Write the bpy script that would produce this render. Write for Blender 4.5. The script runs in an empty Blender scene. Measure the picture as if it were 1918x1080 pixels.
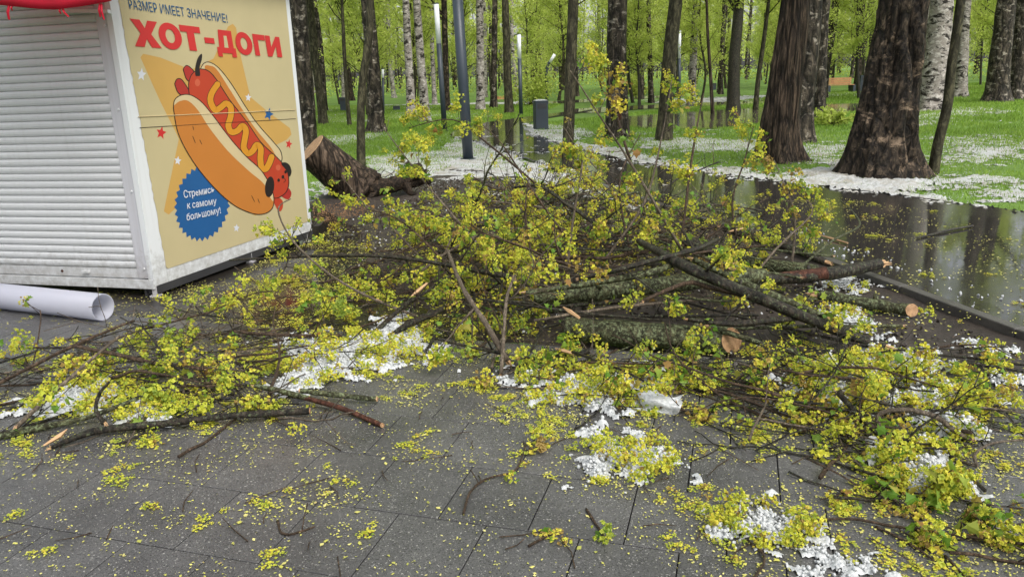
import bpy, bmesh, math, random
import numpy as np
from mathutils import Vector, Matrix

# ------------------------------------------------------------------ camera, sky, sun, exposure
sc = bpy.context.scene
COL = sc.collection
CAM_H = 1.6
FOC, HORIZ, ROLL = 1449.0, 135.0, 0.03          # focal length and horizon of the 1918 px wide picture
pitch = math.atan((540 - HORIZ) / FOC)
th = math.atan(ROLL)
FWD = np.array([0, math.cos(pitch), -math.sin(pitch)])
_r = np.array([1.0, 0, 0]); _u = np.cross(_r, FWD)
RGT = _r * math.cos(th) - _u * math.sin(th)
UPV = _u * math.cos(th) + _r * math.sin(th)
EYE = np.array([0, 0, CAM_H])
cam_d = bpy.data.cameras.new('camera'); cam = bpy.data.objects.new('camera', cam_d); COL.objects.link(cam)
cam_d.sensor_fit = 'HORIZONTAL'; cam_d.sensor_width = 36.0; cam_d.lens = 36.0 * FOC / 1918.0
cam_d.clip_start = 0.05; cam_d.clip_end = 1500
cam.matrix_world = Matrix(((RGT[0], UPV[0], -FWD[0], 0), (RGT[1], UPV[1], -FWD[1], 0), (RGT[2], UPV[2], -FWD[2], CAM_H), (0, 0, 0, 1)))
sc.camera = cam

w = bpy.data.worlds.new('World'); sc.world = w; w.use_nodes = True
nt = w.node_tree; bg = nt.nodes['Background']
sky = nt.nodes.new('ShaderNodeTexSky'); sky.sky_type = 'NISHITA'; sky.sun_disc = False
SUN_EL, SUN_AZ = math.radians(52), math.radians(143)
sky.sun_elevation = SUN_EL; sky.sun_rotation = SUN_AZ; sky.air_density = 1.0; sky.dust_density = 4.0; sky.ozone_density = 1.0
hs = nt.nodes.new('ShaderNodeHueSaturation'); hs.inputs['Saturation'].default_value = 0.30
nt.links.new(sky.outputs[0], hs.inputs['Color']); nt.links.new(hs.outputs[0], bg.inputs['Color'])
bg.inputs['Strength'].default_value = 0.15
sun_d = bpy.data.lights.new('sun', 'SUN'); sun = bpy.data.objects.new('sun', sun_d); COL.objects.link(sun)
sun_d.energy = 1.0; sun_d.angle = math.radians(35); sun_d.color = (1.0, 0.97, 0.92)
sdir = Vector((math.sin(SUN_AZ) * math.cos(SUN_EL), math.cos(SUN_AZ) * math.cos(SUN_EL), math.sin(SUN_EL)))
sun.rotation_euler = sdir.to_track_quat('Z', 'Y').to_euler()
sc.view_settings.view_transform = 'Standard'; sc.view_settings.look = 'None'; sc.view_settings.gamma = 1.0
sc.view_settings.use_curve_mapping = False
sc.view_settings.exposure = 0.8
sc.render.engine = 'CYCLES'
sc.cycles.max_bounces = 7; sc.cycles.transparent_max_bounces = 6

# ------------------------------------------------------------------ survey helpers: where a sight line meets the ground or a wall
def ray(x, y): return FWD * FOC + RGT * (x - 959.0) - UPV * (y - 540.0)
def G(x, y, z=0.0):
    d = ray(x, y); return EYE + d * ((z - CAM_H) / d[2])
def atY(x, y, Y):
    d = ray(x, y); return EYE + d * (Y / d[1])
def onplane(x, y, p, n):
    d = ray(x, y); return EYE + d * (np.dot(p - EYE, n) / np.dot(d, n))
def poly(pts, z=0.0): return np.array([G(a, b, z)[:2] for a, b in pts])
def inside(P, pg):
    x, y = P[:, 0], P[:, 1]; r = np.zeros(len(P), bool); j = len(pg) - 1
    for i in range(len(pg)):
        xi, yi = pg[i]; xj, yj = pg[j]
        if yi != yj:
            r ^= ((yi > y) != (yj > y)) & (x < (xj - xi) * (y - yi) / (yj - yi) + xi)
        j = i
    return r
def edge_dist(P, pg):
    best = np.full(len(P), 1e9); j = len(pg) - 1
    for i in range(len(pg)):
        a, b = pg[j], pg[i]; ab = b - a; L = max(ab @ ab, 1e-9)
        t = np.clip(((P - a) @ ab) / L, 0, 1)
        best = np.minimum(best, np.linalg.norm(P - (a + t[:, None] * ab), axis=1)); j = i
    return best

# ------------------------------------------------------------------ numpy noise
_rs = np.random.RandomState(5); _perm = _rs.permutation(256); _perm = np.concatenate([_perm, _perm, _perm]); _val = _rs.rand(256)
def vnoise(x, y, z=None):
    if z is None: z = np.zeros_like(x)
    xi, yi, zi = np.floor(x).astype(int), np.floor(y).astype(int), np.floor(z).astype(int)
    fx, fy, fz = x - xi, y - yi, z - zi
    fx = fx * fx * (3 - 2 * fx); fy = fy * fy * (3 - 2 * fy); fz = fz * fz * (3 - 2 * fz)
    def h(a, b, c): return _val[_perm[_perm[_perm[a & 255] + (b & 255)] + (c & 255)]]
    def lerp(a, b, t): return a + (b - a) * t
    return lerp(lerp(lerp(h(xi, yi, zi), h(xi+1, yi, zi), fx), lerp(h(xi, yi+1, zi), h(xi+1, yi+1, zi), fx), fy),
                lerp(lerp(h(xi, yi, zi+1), h(xi+1, yi, zi+1), fx), lerp(h(xi, yi+1, zi+1), h(xi+1, yi+1, zi+1), fx), fy), fz)
def fbm(x, y, z=None, o=4):
    s = 0; a = .5; tot = 0
    for i in range(o):
        s = s + a * vnoise(x * 2**i + 17.3 * i, y * 2**i + 5.1 * i, None if z is None else z * 2**i); tot += a; a *= .5
    return s / tot

# ------------------------------------------------------------------ materials
def mat(name):
    m = bpy.data.materials.new(name); m.use_nodes = True
    return m, m.node_tree.nodes, m.node_tree.links, m.node_tree.nodes['Principled BSDF']
def N(ns, t, **kw):
    n = ns.new(t)
    for k, v in kw.items():
        if k in n.inputs: n.inputs[k].default_value = v
        else: setattr(n, k, v)
    return n
def ramp(ns, stops, interp='LINEAR'):
    r = ns.new('ShaderNodeValToRGB'); e = r.color_ramp.elements; r.color_ramp.interpolation = interp
    while len(e) < len(stops): e.new(.5)
    for i, (p, c) in enumerate(stops):
        e[i].position = p; e[i].color = (c[0], c[1], c[2], 1) if len(c) == 3 else c
    return r
def mapping(ns, ls, scale=(1, 1, 1), coord='Object', rot=(0, 0, 0)):
    tc = ns.new('ShaderNodeTexCoord'); mp = ns.new('ShaderNodeMapping'); mp.inputs['Scale'].default_value = scale; mp.inputs['Rotation'].default_value = rot
    ls.new(tc.outputs[coord], mp.inputs['Vector']); return mp
def bump(ns, ls, b, src, strength=.5, dist=.01):
    n = ns.new('ShaderNodeBump'); n.inputs['Strength'].default_value = strength; n.inputs['Distance'].default_value = dist
    ls.new(src, n.inputs['Height']); ls.new(n.outputs[0], b.inputs['Normal']); return n
def mixc(ns, ls, fac, a, b, blend='MIX'):
    n = ns.new('ShaderNodeMix'); n.data_type = 'RGBA'; n.blend_type = blend
    for s, v in ((n.inputs[0], fac), (n.inputs[6], a), (n.inputs[7], b)):
        if hasattr(v, 'links'): ls.new(v, s)
        else: s.default_value = v if not isinstance(v, tuple) else (v[0], v[1], v[2], 1)
    return n.outputs[2]
M = {}
def flat(name, col, rough=.5, spec=.5, var=.06, scale=6.0, dirt=None):
    m, ns, ls, b = mat(name); mp = mapping(ns, ls, (scale,) * 3)
    n = N(ns, 'ShaderNodeTexNoise', Scale=1.0, Detail=5.0); ls.new(mp.outputs[0], n.inputs['Vector'])
    r = ramp(ns, [(.3, tuple(c * (1 - var) for c in col)), (.7, tuple(min(1, c * (1 + var)) for c in col))]); ls.new(n.outputs[0], r.inputs[0])
    out = r.outputs[0]
    if dirt:
        n2 = N(ns, 'ShaderNodeTexNoise', Scale=dirt[1], Detail=8.0, Roughness=.7); ls.new(mp.outputs[0], n2.inputs['Vector'])
        r2 = ramp(ns, [(dirt[2], (0, 0, 0)), (dirt[2] + .08, (1, 1, 1))]); ls.new(n2.outputs[0], r2.inputs[0])
        out = mixc(ns, ls, r2.outputs[0], out, dirt[0])
    ls.new(out, b.inputs['Base Color']); b.inputs['Roughness'].default_value = rough; b.inputs['Specular IOR Level'].default_value = spec
    M[name] = m; return m
def foliage(name, stops, trans=.35, rough=.55):
    m, ns, ls, b = mat(name)
    at = ns.new('ShaderNodeAttribute'); at.attribute_name = 'tint'
    r = ramp(ns, stops); ls.new(at.outputs['Fac'], r.inputs[0])
    ls.new(r.outputs[0], b.inputs['Base Color']); b.inputs['Roughness'].default_value = rough; b.inputs['Specular IOR Level'].default_value = .3
    t = ns.new('ShaderNodeBsdfTranslucent'); ls.new(r.outputs[0], t.inputs['Color'])
    mx = ns.new('ShaderNodeMixShader'); mx.inputs[0].default_value = trans
    ls.new(b.outputs[0], mx.inputs[1]); ls.new(t.outputs[0], mx.inputs[2]); ls.new(mx.outputs[0], ns['Material Output'].inputs['Surface'])
    M[name] = m; return m
def bark(name, dark, light, pale=None, pale_amt=.6, lichen=None, lichen_amt=.62, stretch=(14, 14, 3), rough=.6, pale_stretch=(3, 3, 5), foot=None, crack=0.0, bd=.02):
    m, ns, ls, b = mat(name); mp = mapping(ns, ls, stretch)
    n = N(ns, 'ShaderNodeTexNoise', Scale=1.0, Detail=9.0, Roughness=.72, Distortion=.8); ls.new(mp.outputs[0], n.inputs['Vector'])
    r = ramp(ns, [(.42, dark), (.52, tuple((p + q) * .36 for p, q in zip(dark, light))), (.62, light)]); ls.new(n.outputs[0], r.inputs[0]); out = r.outputs[0]; hgt = n.outputs[0]
    if pale:
        mp2 = mapping(ns, ls, pale_stretch); n2 = N(ns, 'ShaderNodeTexNoise', Scale=1.0, Detail=8.0, Roughness=.74, Distortion=.5); ls.new(mp2.outputs[0], n2.inputs['Vector'])
        r2 = ramp(ns, [(pale_amt, (0, 0, 0)), (pale_amt + .05, (1, 1, 1))]); ls.new(n2.outputs[0], r2.inputs[0])
        out = mixc(ns, ls, r2.outputs[0], out, mixc(ns, ls, n.outputs[0], tuple(c * .55 for c in pale), tuple(min(1, c * 1.35) for c in pale)))
    if foot:        # old fissured bark round the foot of the stem
        tc = ns.new('ShaderNodeTexCoord'); sx = ns.new('ShaderNodeSeparateXYZ'); ls.new(tc.outputs['Object'], sx.inputs[0])
        nf = N(ns, 'ShaderNodeTexNoise', Scale=5.0, Detail=5.0, Roughness=.7); ls.new(tc.outputs['Object'], nf.inputs['Vector'])
        ad = ns.new('ShaderNodeMath'); ad.operation = 'MULTIPLY_ADD'; ls.new(nf.outputs[0], ad.inputs[0]); ad.inputs[1].default_value = 3.4; ls.new(sx.outputs[2], ad.inputs[2])
        rf = ramp(ns, [(.38, (1, 1, 1)), (.50, (0, 0, 0))]); mr = ns.new('ShaderNodeMapRange'); mr.inputs[2].default_value = foot * 2 + 1.7; ls.new(ad.outputs[0], mr.inputs[0]); ls.new(mr.outputs[0], rf.inputs[0])
        out = mixc(ns, ls, rf.outputs[0], out, mixc(ns, ls, n.outputs[0], (.008, .007, .006), (.085, .070, .056)))
    if crack:
        mp4 = mapping(ns, ls, (stretch[0] * crack, stretch[1] * crack, stretch[2] * crack * .8)); vo = N(ns, 'ShaderNodeTexVoronoi', feature='DISTANCE_TO_EDGE', Scale=1.0); ls.new(mp4.outputs[0], vo.inputs['Vector'])
        dv = N(ns, 'ShaderNodeTexNoise', Scale=2.0, Detail=4.0); ls.new(mp4.outputs[0], dv.inputs['Vector']); mv = ns.new('ShaderNodeMix'); mv.data_type = 'VECTOR'; mv.inputs[0].default_value = .35; ls.new(mp4.outputs[0], mv.inputs[4]); ls.new(dv.outputs['Color'], mv.inputs[5]); ls.new(mv.outputs[1], vo.inputs['Vector'])
        rc = ramp(ns, [(.0, (.25, .25, .25)), (.16, (1, 1, 1))]); ls.new(vo.outputs['Distance'], rc.inputs[0]); out = mixc(ns, ls, 1.0, out, rc.outputs[0], 'MULTIPLY')
        mh = ns.new('ShaderNodeMath'); mh.operation = 'MULTIPLY_ADD'; ls.new(rc.outputs[0], mh.inputs[0]); mh.inputs[1].default_value = .6; ls.new(n.outputs[0], mh.inputs[2]); hgt = mh.outputs[0]
    if lichen:
        mp3 = mapping(ns, ls, (9, 9, 9)); n3 = N(ns, 'ShaderNodeTexNoise', Scale=5.5, Detail=7.0, Roughness=.8); ls.new(mp3.outputs[0], n3.inputs['Vector'])
        r3 = ramp(ns, [(lichen_amt - .02, (0, 0, 0)), (lichen_amt + .06, (1, 1, 1))]); ls.new(n3.outputs[0], r3.inputs[0])
        out = mixc(ns, ls, r3.outputs[0], out, lichen)
    ls.new(out, b.inputs['Base Color']); b.inputs['Roughness'].default_value = rough; b.inputs['Specular IOR Level'].default_value = .18 if rough > .45 else .30
    bump(ns, ls, b, hgt, 1.0, bd); M[name] = m; return m

def grimy(name, col, rough, z0, z1, streak=.5):
    m, ns, ls, b = mat(name); tc = ns.new('ShaderNodeNewGeometry'); sx = ns.new('ShaderNodeSeparateXYZ'); ls.new(tc.outputs['Position'], sx.inputs[0])
    n = N(ns, 'ShaderNodeTexNoise', Scale=16.0, Detail=9.0, Roughness=.75); ls.new(tc.outputs['Position'], n.inputs['Vector'])
    mr = ns.new('ShaderNodeMapRange'); mr.inputs[1].default_value = z0; mr.inputs[2].default_value = z1; mr.inputs[3].default_value = .30; mr.inputs[4].default_value = -.03; ls.new(sx.outputs[2], mr.inputs[0])
    ad = ns.new('ShaderNodeMath'); ad.operation = 'ADD'; ls.new(n.outputs[0], ad.inputs[0]); ls.new(mr.outputs[0], ad.inputs[1]); r = ramp(ns, [(.60, (0, 0, 0)), (.95, (.75, .75, .75))]); ls.new(ad.outputs[0], r.inputs[0])
    mp = ns.new('ShaderNodeMapping'); mp.inputs['Scale'].default_value = (30, 30, 1.1); ls.new(tc.outputs['Position'], mp.inputs['Vector']); n2 = N(ns, 'ShaderNodeTexNoise', Scale=1.0, Detail=5.0, Roughness=.6); ls.new(mp.outputs[0], n2.inputs['Vector'])
    r2 = ramp(ns, [(.50, (0, 0, 0)), (.78, (streak, streak, streak))]); ls.new(n2.outputs[0], r2.inputs[0])
    c = mixc(ns, ls, r2.outputs[0], col, tuple(x * y for x, y in zip(col, (.72, .70, .66)))); c = mixc(ns, ls, r.outputs[0], c, (.20, .18, .15)); ls.new(c, b.inputs['Base Color']); b.inputs['Roughness'].default_value = rough; M[name] = m
flat('kiosk_white', (0.594, 0.612, 0.621), .35, .5, .03, 3, dirt=((.42, .40, .36), 7.0, .70))
flat('shutter', (0.504, 0.513, 0.517), .38, .5, .03, 2, dirt=((.45, .43, .4), 9.0, .74))
flat('jamb', (.55, .55, .58), .4, .5, .03, 4)
flat('dark_steel', (.03, .03, .032), .5, .5, .2, 5)
foliage('awning_red', [(0, (.62, .02, .05)), (1, (.62, .02, .05))], .45)
flat('poster_cream', (0.434, 0.371, 0.210), .35, .4, .03, 4, dirt=((.74, .66, .45), 30.0, .715))
flat('poster_star', (0.462, 0.280, 0.077), .35, .4, .03, 4, dirt=((.74, .56, .28), 30.0, .715))
flat('poster_red', (0.468, 0.027, 0.027), .35, .4, .03, 4)
flat('poster_blue', (0.016, 0.086, 0.234), .35, .4, .04, 4)
flat('poster_navy', (.02, .08, .18), .35, .4, .04, 4)
flat('poster_white', (0.525, 0.546, 0.595), .35, .4, .02, 4)
flat('poster_bun', (0.434, 0.161, 0.032), .35, .4, .03, 4)
flat('poster_crumb', (0.504, 0.406, 0.231), .35, .4, .03, 4)
flat('poster_sausage', (0.390, 0.045, 0.020), .35, .4, .03, 4)
flat('poster_sausage_dark', (.33, .028, .022), .35, .4, .03, 4)
flat('poster_sausage_light', (0.468, 0.094, 0.047), .35, .4, .03, 4)
flat('poster_mustard', (0.525, 0.231, 0.021), .35, .4, .03, 4)
flat('poster_black', (.018, .013, .013), .35, .4, .03, 4)
foliage('vinyl', [(0, (.62, .63, .70)), (1, (.62, .63, .70))], .55, .35)
flat('lamp_grey', (.035, .047, .062), .4, .5, .1, 3)
flat('lamp_white', (.80, .82, .86), .3, .5, .02, 3)
flat('bin_grey', (.03, .042, .055), .5, .5, .12, 3)
flat('bench_wood', (.42, .22, .10), .5, .4, .15, 5)
def m_sawn():
    m, ns, ls, b = mat('sawn'); tc = ns.new('ShaderNodeTexCoord'); wv = N(ns, 'ShaderNodeTexWave', Scale=38.0, Distortion=2.5, Detail=3.0); wv.wave_type = 'RINGS'; wv.rings_direction = 'SPHERICAL'; ls.new(tc.outputs['Object'], wv.inputs['Vector'])
    n = N(ns, 'ShaderNodeTexNoise', Scale=22.0, Detail=6.0, Roughness=.7); ls.new(tc.outputs['Object'], n.inputs['Vector'])
    r = ramp(ns, [(.2, (.36, .20, .095)), (.8, (.52, .33, .17))]); ls.new(wv.outputs['Fac'], r.inputs[0]); r2 = ramp(ns, [(.35, (.5, .45, .4)), (.6, (1, 1, 1))]); ls.new(n.outputs[0], r2.inputs[0])
    ls.new(mixc(ns, ls, 1.0, r.outputs[0], r2.outputs[0], 'MULTIPLY'), b.inputs['Base Color']); b.inputs['Roughness'].default_value = .6; bump(ns, ls, b, wv.outputs['Fac'], .4, .004); M['sawn'] = m
m_sawn()
flat('splinter', (.46, .29, .15), .6, .3, .12, 30)
bark('stripped', (.040, .016, .010), (.15, .062, .038), (.24, .13, .085), .62, None, .6, (30, 30, 14), .5, (6, 6, 6))
flat('sawdust', (.26, .15, .08), .8, .2, .3, 12)
foliage('blossom', [(0, (.24, .33, .05)), (.4, (.47, .52, .06)), (.8, (.72, .68, .08)), (.93, (.62, .50, .08)), (1, (.34, .24, .07))], .36)
foliage('young_leaf', [(0, (.13, .26, .03)), (.5, (.25, .36, .05)), (.8, (.36, .36, .06)), (1, (.30, .17, .05))], .45)
foliage('litter', [(0, (.32, .34, .08)), (.45, (.52, .50, .10)), (.85, (.64, .59, .22)), (1, (.26, .16, .07))], .15)
foliage('crown_leaf', [(0, (.34, .42, .08)), (.5, (.57, .66, .14)), (1, (.74, .78, .25))], .52)
foliage('grass_blade', [(0, (.12, .20, .03)), (.5, (.23, .38, .05)), (1, (.38, .50, .10))], .45)
bark('bark_old', (.008, .006, .0045), (.10, .074, .050), (.28, .205, .14), .56, (.060, .068, .028), .62, (15, 15, 7.5), .55, (2.6, 2.6, 3.6), None, .55, .05)
bark('bark_stringy', (.022, .016, .011), (.17, .12, .082), (.22, .16, .125), .63, (.05, .055, .03), .64, (20, 20, 2.0), .55, (6, 6, 1.2), None, .8, .035)
bark('bark_birch', (.24, .21, .185), (.56, .52, .48), (.022, .018, .015), .515, (.09, .10, .05), .70, (6, 6, 9), .6, (2.6, 2.6, 5.5), .9)
bark('bark_birch_dark', (.014, .011, .008), (.13, .105, .078), (.34, .30, .25), .555, (.07, .085, .04), .60, (10, 10, 4), .6, (3.5, 3.5, 6), .3, .7, .03)
bark('bark_thin', (.016, .014, .008), (.105, .095, .055), None, .6, (.08, .095, .045), .60, (14, 14, 5))
bark('bark_wet', (.007, .006, .0045), (.060, .047, .032), None, .6, (.12, .145, .075), .565, (40, 40, 12), .38)
bark('bark_moss', (.018, .018, .009), (.085, .082, .038), None, .6, (.17, .20, .105), .52, (24, 24, 10), .5)
bark('bark_twig', (.032, .020, .011), (.135, .088, .055), None, .6, None, .6, (50, 50, 20), .42)
bark('bark_twig_grey', (.085, .066, .046), (.25, .20, .145), None, .6, None, .6, (50, 50, 20), .45)
bark('bark_root', (.010, .008, .006), (.075, .052, .034), None, .6, None, .6, (20, 20, 20), .7)

grimy('kiosk_white', (.60, .62, .63), .35, .05, .55, .3); grimy('shutter', (.51, .52, .525), .38, .10, .45, .22); grimy('jamb', (.47, .47, .50), .4, .1, .5, .5)
def m_slab():
    m, ns, ls, b = mat('slab_concrete'); mp = mapping(ns, ls, (1, 1, 1), 'Generated')
    oi = ns.new('ShaderNodeObjectInfo'); tc = ns.new('ShaderNodeNewGeometry')
    n = N(ns, 'ShaderNodeTexNoise', Scale=2.2, Detail=6.0, Roughness=.6); ls.new(tc.outputs['Position'], n.inputs['Vector'])
    r = ramp(ns, [(.28, (.052, .051, .050)), (.72, (.112, .110, .107))]); ls.new(n.outputs[0], r.inputs[0])
    rv = N(ns, 'ShaderNodeMapRange'); rv.inputs[3].default_value = .95; rv.inputs[4].default_value = 1.05; ls.new(oi.outputs['Random'], rv.inputs[0])
    c1 = mixc(ns, ls, 1.0, r.outputs[0], rv.outputs[0], 'MULTIPLY')
    n2 = N(ns, 'ShaderNodeTexNoise', Scale=130.0, Detail=3.0, Roughness=.6); ls.new(tc.outputs['Position'], n2.inputs['Vector'])
    r2 = ramp(ns, [(.62, (0, 0, 0)), (.68, (1, 1, 1))]); ls.new(n2.outputs[0], r2.inputs[0])
    c2 = mixc(ns, ls, r2.outputs[0], c1, (.36, .35, .32))
    n3 = N(ns, 'ShaderNodeTexNoise', Scale=210.0, Detail=2.0); ls.new(tc.outputs['Position'], n3.inputs['Vector'])
    r3 = ramp(ns, [(.32, (.35, .35, .35)), (.5, (1, 1, 1))]); ls.new(n3.outputs[0], r3.inputs[0])
    c3 = mixc(ns, ls, 1.0, c2, r3.outputs[0], 'MULTIPLY')
    ls.new(c3, b.inputs['Base Color'])
    n4 = N(ns, 'ShaderNodeTexNoise', Scale=1.3, Detail=4.0); ls.new(tc.outputs['Position'], n4.inputs['Vector'])
    r4 = ramp(ns, [(.38, (.16, .16, .16)), (.62, (.40, .40, .40))]); ls.new(n4.outputs[0], r4.inputs[0]); ls.new(r4.outputs[0], b.inputs['Roughness'])
    bump(ns, ls, b, n3.outputs[0], .40, .003); M['slab'] = m
def m_asphalt(name, base, wet_lo, wet_hi, rlo, rhi, bumpd, coat=0.0):
    m, ns, ls, b = mat(name); tc = ns.new('ShaderNodeNewGeometry')
    n = N(ns, 'ShaderNodeTexNoise', Scale=60.0, Detail=5.0, Roughness=.7); ls.new(tc.outputs['Position'], n.inputs['Vector'])
    r = ramp(ns, [(.35, tuple(c * .6 for c in base)), (.7, tuple(c * 1.5 for c in base))]); ls.new(n.outputs[0], r.inputs[0])
    n2 = N(ns, 'ShaderNodeTexNoise', Scale=.55, Detail=5.0, Roughness=.55); ls.new(tc.outputs['Position'], n2.inputs['Vector'])
    ls.new(r.outputs[0], b.inputs['Base Color'])
    r2 = ramp(ns, [(wet_lo, (rlo,) * 3), (wet_hi, (rhi,) * 3)]); ls.new(n2.outputs[0], r2.inputs[0]); ls.new(r2.outputs[0], b.inputs['Roughness'])
    n3 = N(ns, 'ShaderNodeTexNoise', Scale=14.0, Detail=3.0); ls.new(tc.outputs['Position'], n3.inputs['Vector'])
    bump(ns, ls, b, n3.outputs[0], .25, bumpd); M[name] = m
def m_ground(name, stops, scale, rough=.85, bd=.03, scale2=40.0):
    m, ns, ls, b = mat(name); tc = ns.new('ShaderNodeNewGeometry')
    n = N(ns, 'ShaderNodeTexNoise', Scale=scale, Detail=8.0, Roughness=.65); ls.new(tc.outputs['Position'], n.inputs['Vector'])
    n2 = N(ns, 'ShaderNodeTexNoise', Scale=scale2, Detail=6.0, Roughness=.7); ls.new(tc.outputs['Position'], n2.inputs['Vector'])
    mx = ns.new('ShaderNodeMix'); mx.inputs[0].default_value = .5; ls.new(n.outputs[0], mx.inputs[2]); ls.new(n2.outputs[0], mx.inputs[3])
    r = ramp(ns, stops); ls.new(mx.outputs[0], r.inputs[0]); ls.new(r.outputs[0], b.inputs['Base Color']); b.inputs['Roughness'].default_value = rough
    bump(ns, ls, b, n2.outputs[0], .8, bd); M[name] = m
m_slab()
m_asphalt('path_wet', (.030, .028, .025), .42, .64, .03, .15, .0014)
m_asphalt('yard_wet', (.020, .017, .014), .45, .60, .10, .34, .002)
m_asphalt('puddle', (.085, .074, .058), .40, .60, .04, .12, .0012)
m_ground('lawn', [(.30, (.060, .055, .025)), (.42, (.085, .15, .02)), (.62, (.15, .28, .03))], .5, .9, .03)
m_ground('mud', [(.32, (.012, .009, .007)), (.52, (.040, .030, .023)), (.70, (.085, .066, .050))], 3.0, .5, .03, 30)
m_ground('grout', [(.3, (.008, .008, .008)), (.7, (.02, .02, .018))], 8.0, .8, .01)
m_ground('kerb', [(.3, (.05, .047, .042)), (.7, (.105, .098, .088))], 5.0, .35, .006)
def m_hail():
    m, ns, ls, b = mat('hail'); tc = ns.new('ShaderNodeNewGeometry')
    n = N(ns, 'ShaderNodeTexNoise', Scale=70.0, Detail=5.0, Roughness=.7); ls.new(tc.outputs['Position'], n.inputs['Vector'])
    r = ramp(ns, [(.32, (.30, .32, .32)), (.50, (.46, .475, .47)), (.66, (.60, .61, .60))]); ls.new(n.outputs[0], r.inputs[0]); ls.new(r.outputs[0], b.inputs['Base Color'])
    b.inputs['Roughness'].default_value = .4; b.inputs['Subsurface Weight'].default_value = .3; b.inputs['Subsurface Radius'].default_value = (.03, .032, .034); b.inputs['Subsurface Scale'].default_value = .5
    bump(ns, ls, b, n.outputs[0], .5, .008); M['hail'] = m
m_hail()
def m_hail_dirty():
    m, ns, ls, b = mat('hail_dirty'); tc = ns.new('ShaderNodeNewGeometry')
    n = N(ns, 'ShaderNodeTexNoise', Scale=38.0, Detail=6.0, Roughness=.75); ls.new(tc.outputs['Position'], n.inputs['Vector'])
    r = ramp(ns, [(.36, (.28, .29, .26)), (.55, (.54, .55, .55))]); ls.new(n.outputs[0], r.inputs[0])
    n2 = N(ns, 'ShaderNodeTexNoise', Scale=2.2, Detail=8.0, Roughness=.75); ls.new(tc.outputs['Position'], n2.inputs['Vector'])
    r2 = ramp(ns, [(.46, (0, 0, 0)), (.62, (.85, .85, .85))]); ls.new(n2.outputs[0], r2.inputs[0])
    ls.new(mixc(ns, ls, r2.outputs[0], r.outputs[0], (.30, .27, .21)), b.inputs['Base Color']); b.inputs['Roughness'].default_value = .5
    bump(ns, ls, b, n.outputs[0], .8, .015); M['hail_dirty'] = m
m_hail_dirty()

# ------------------------------------------------------------------ mesh helpers
def mesh(name, V, F, tint=None, smooth=False):
    """V (n,3); F list of int arrays (m,3)/(m,4)"""
    me = bpy.data.meshes.new(name); V = np.asarray(V, np.float32)
    F = [np.asarray(f, np.int32) for f in (F if isinstance(F, list) else [F])]
    F = [f for f in F if len(f)]
    me.vertices.add(len(V)); me.vertices.foreach_set('co', V.ravel())
    loops = np.concatenate([f.ravel() for f in F]); cnt = np.concatenate([np.full(len(f), f.shape[1], np.int32) for f in F])
    me.loops.add(len(loops)); me.loops.foreach_set('vertex_index', loops)
    me.polygons.add(len(cnt)); st = np.concatenate([[0], np.cumsum(cnt)[:-1]]).astype(np.int32)
    me.polygons.foreach_set('loop_start', st); me.polygons.foreach_set('loop_total', cnt)
    me.polygons.foreach_set('use_smooth', np.full(len(cnt), bool(smooth)))
    if tint is not None:
        a = me.attributes.new('tint', 'FLOAT', 'POINT'); a.data.foreach_set('value', np.asarray(tint, np.float32))
    me.update(calc_edges=True); return me
def obj(name, me, material, parent=None, loc=None):
    o = bpy.data.objects.new(name, me); COL.objects.link(o)
    if material and me is not None and not me.materials: me.materials.append(M[material] if isinstance(material, str) else material)
    if parent: o.parent = parent
    if loc is not None: o.location = loc
    return o
def empty(name, loc=(0, 0, 0), rz=0):
    o = bpy.data.objects.new(name, None); COL.objects.link(o); o.location = tuple(float(c) for c in loc); o.rotation_euler = (0, 0, rz); o.empty_display_size = .2
    return o
def tag(o, label=None, cat=None, group=None, kind=None):
    if label: o['label'] = label
    if cat: o['category'] = cat
    if group: o['group'] = group
    if kind: o['kind'] = kind
    return o
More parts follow.
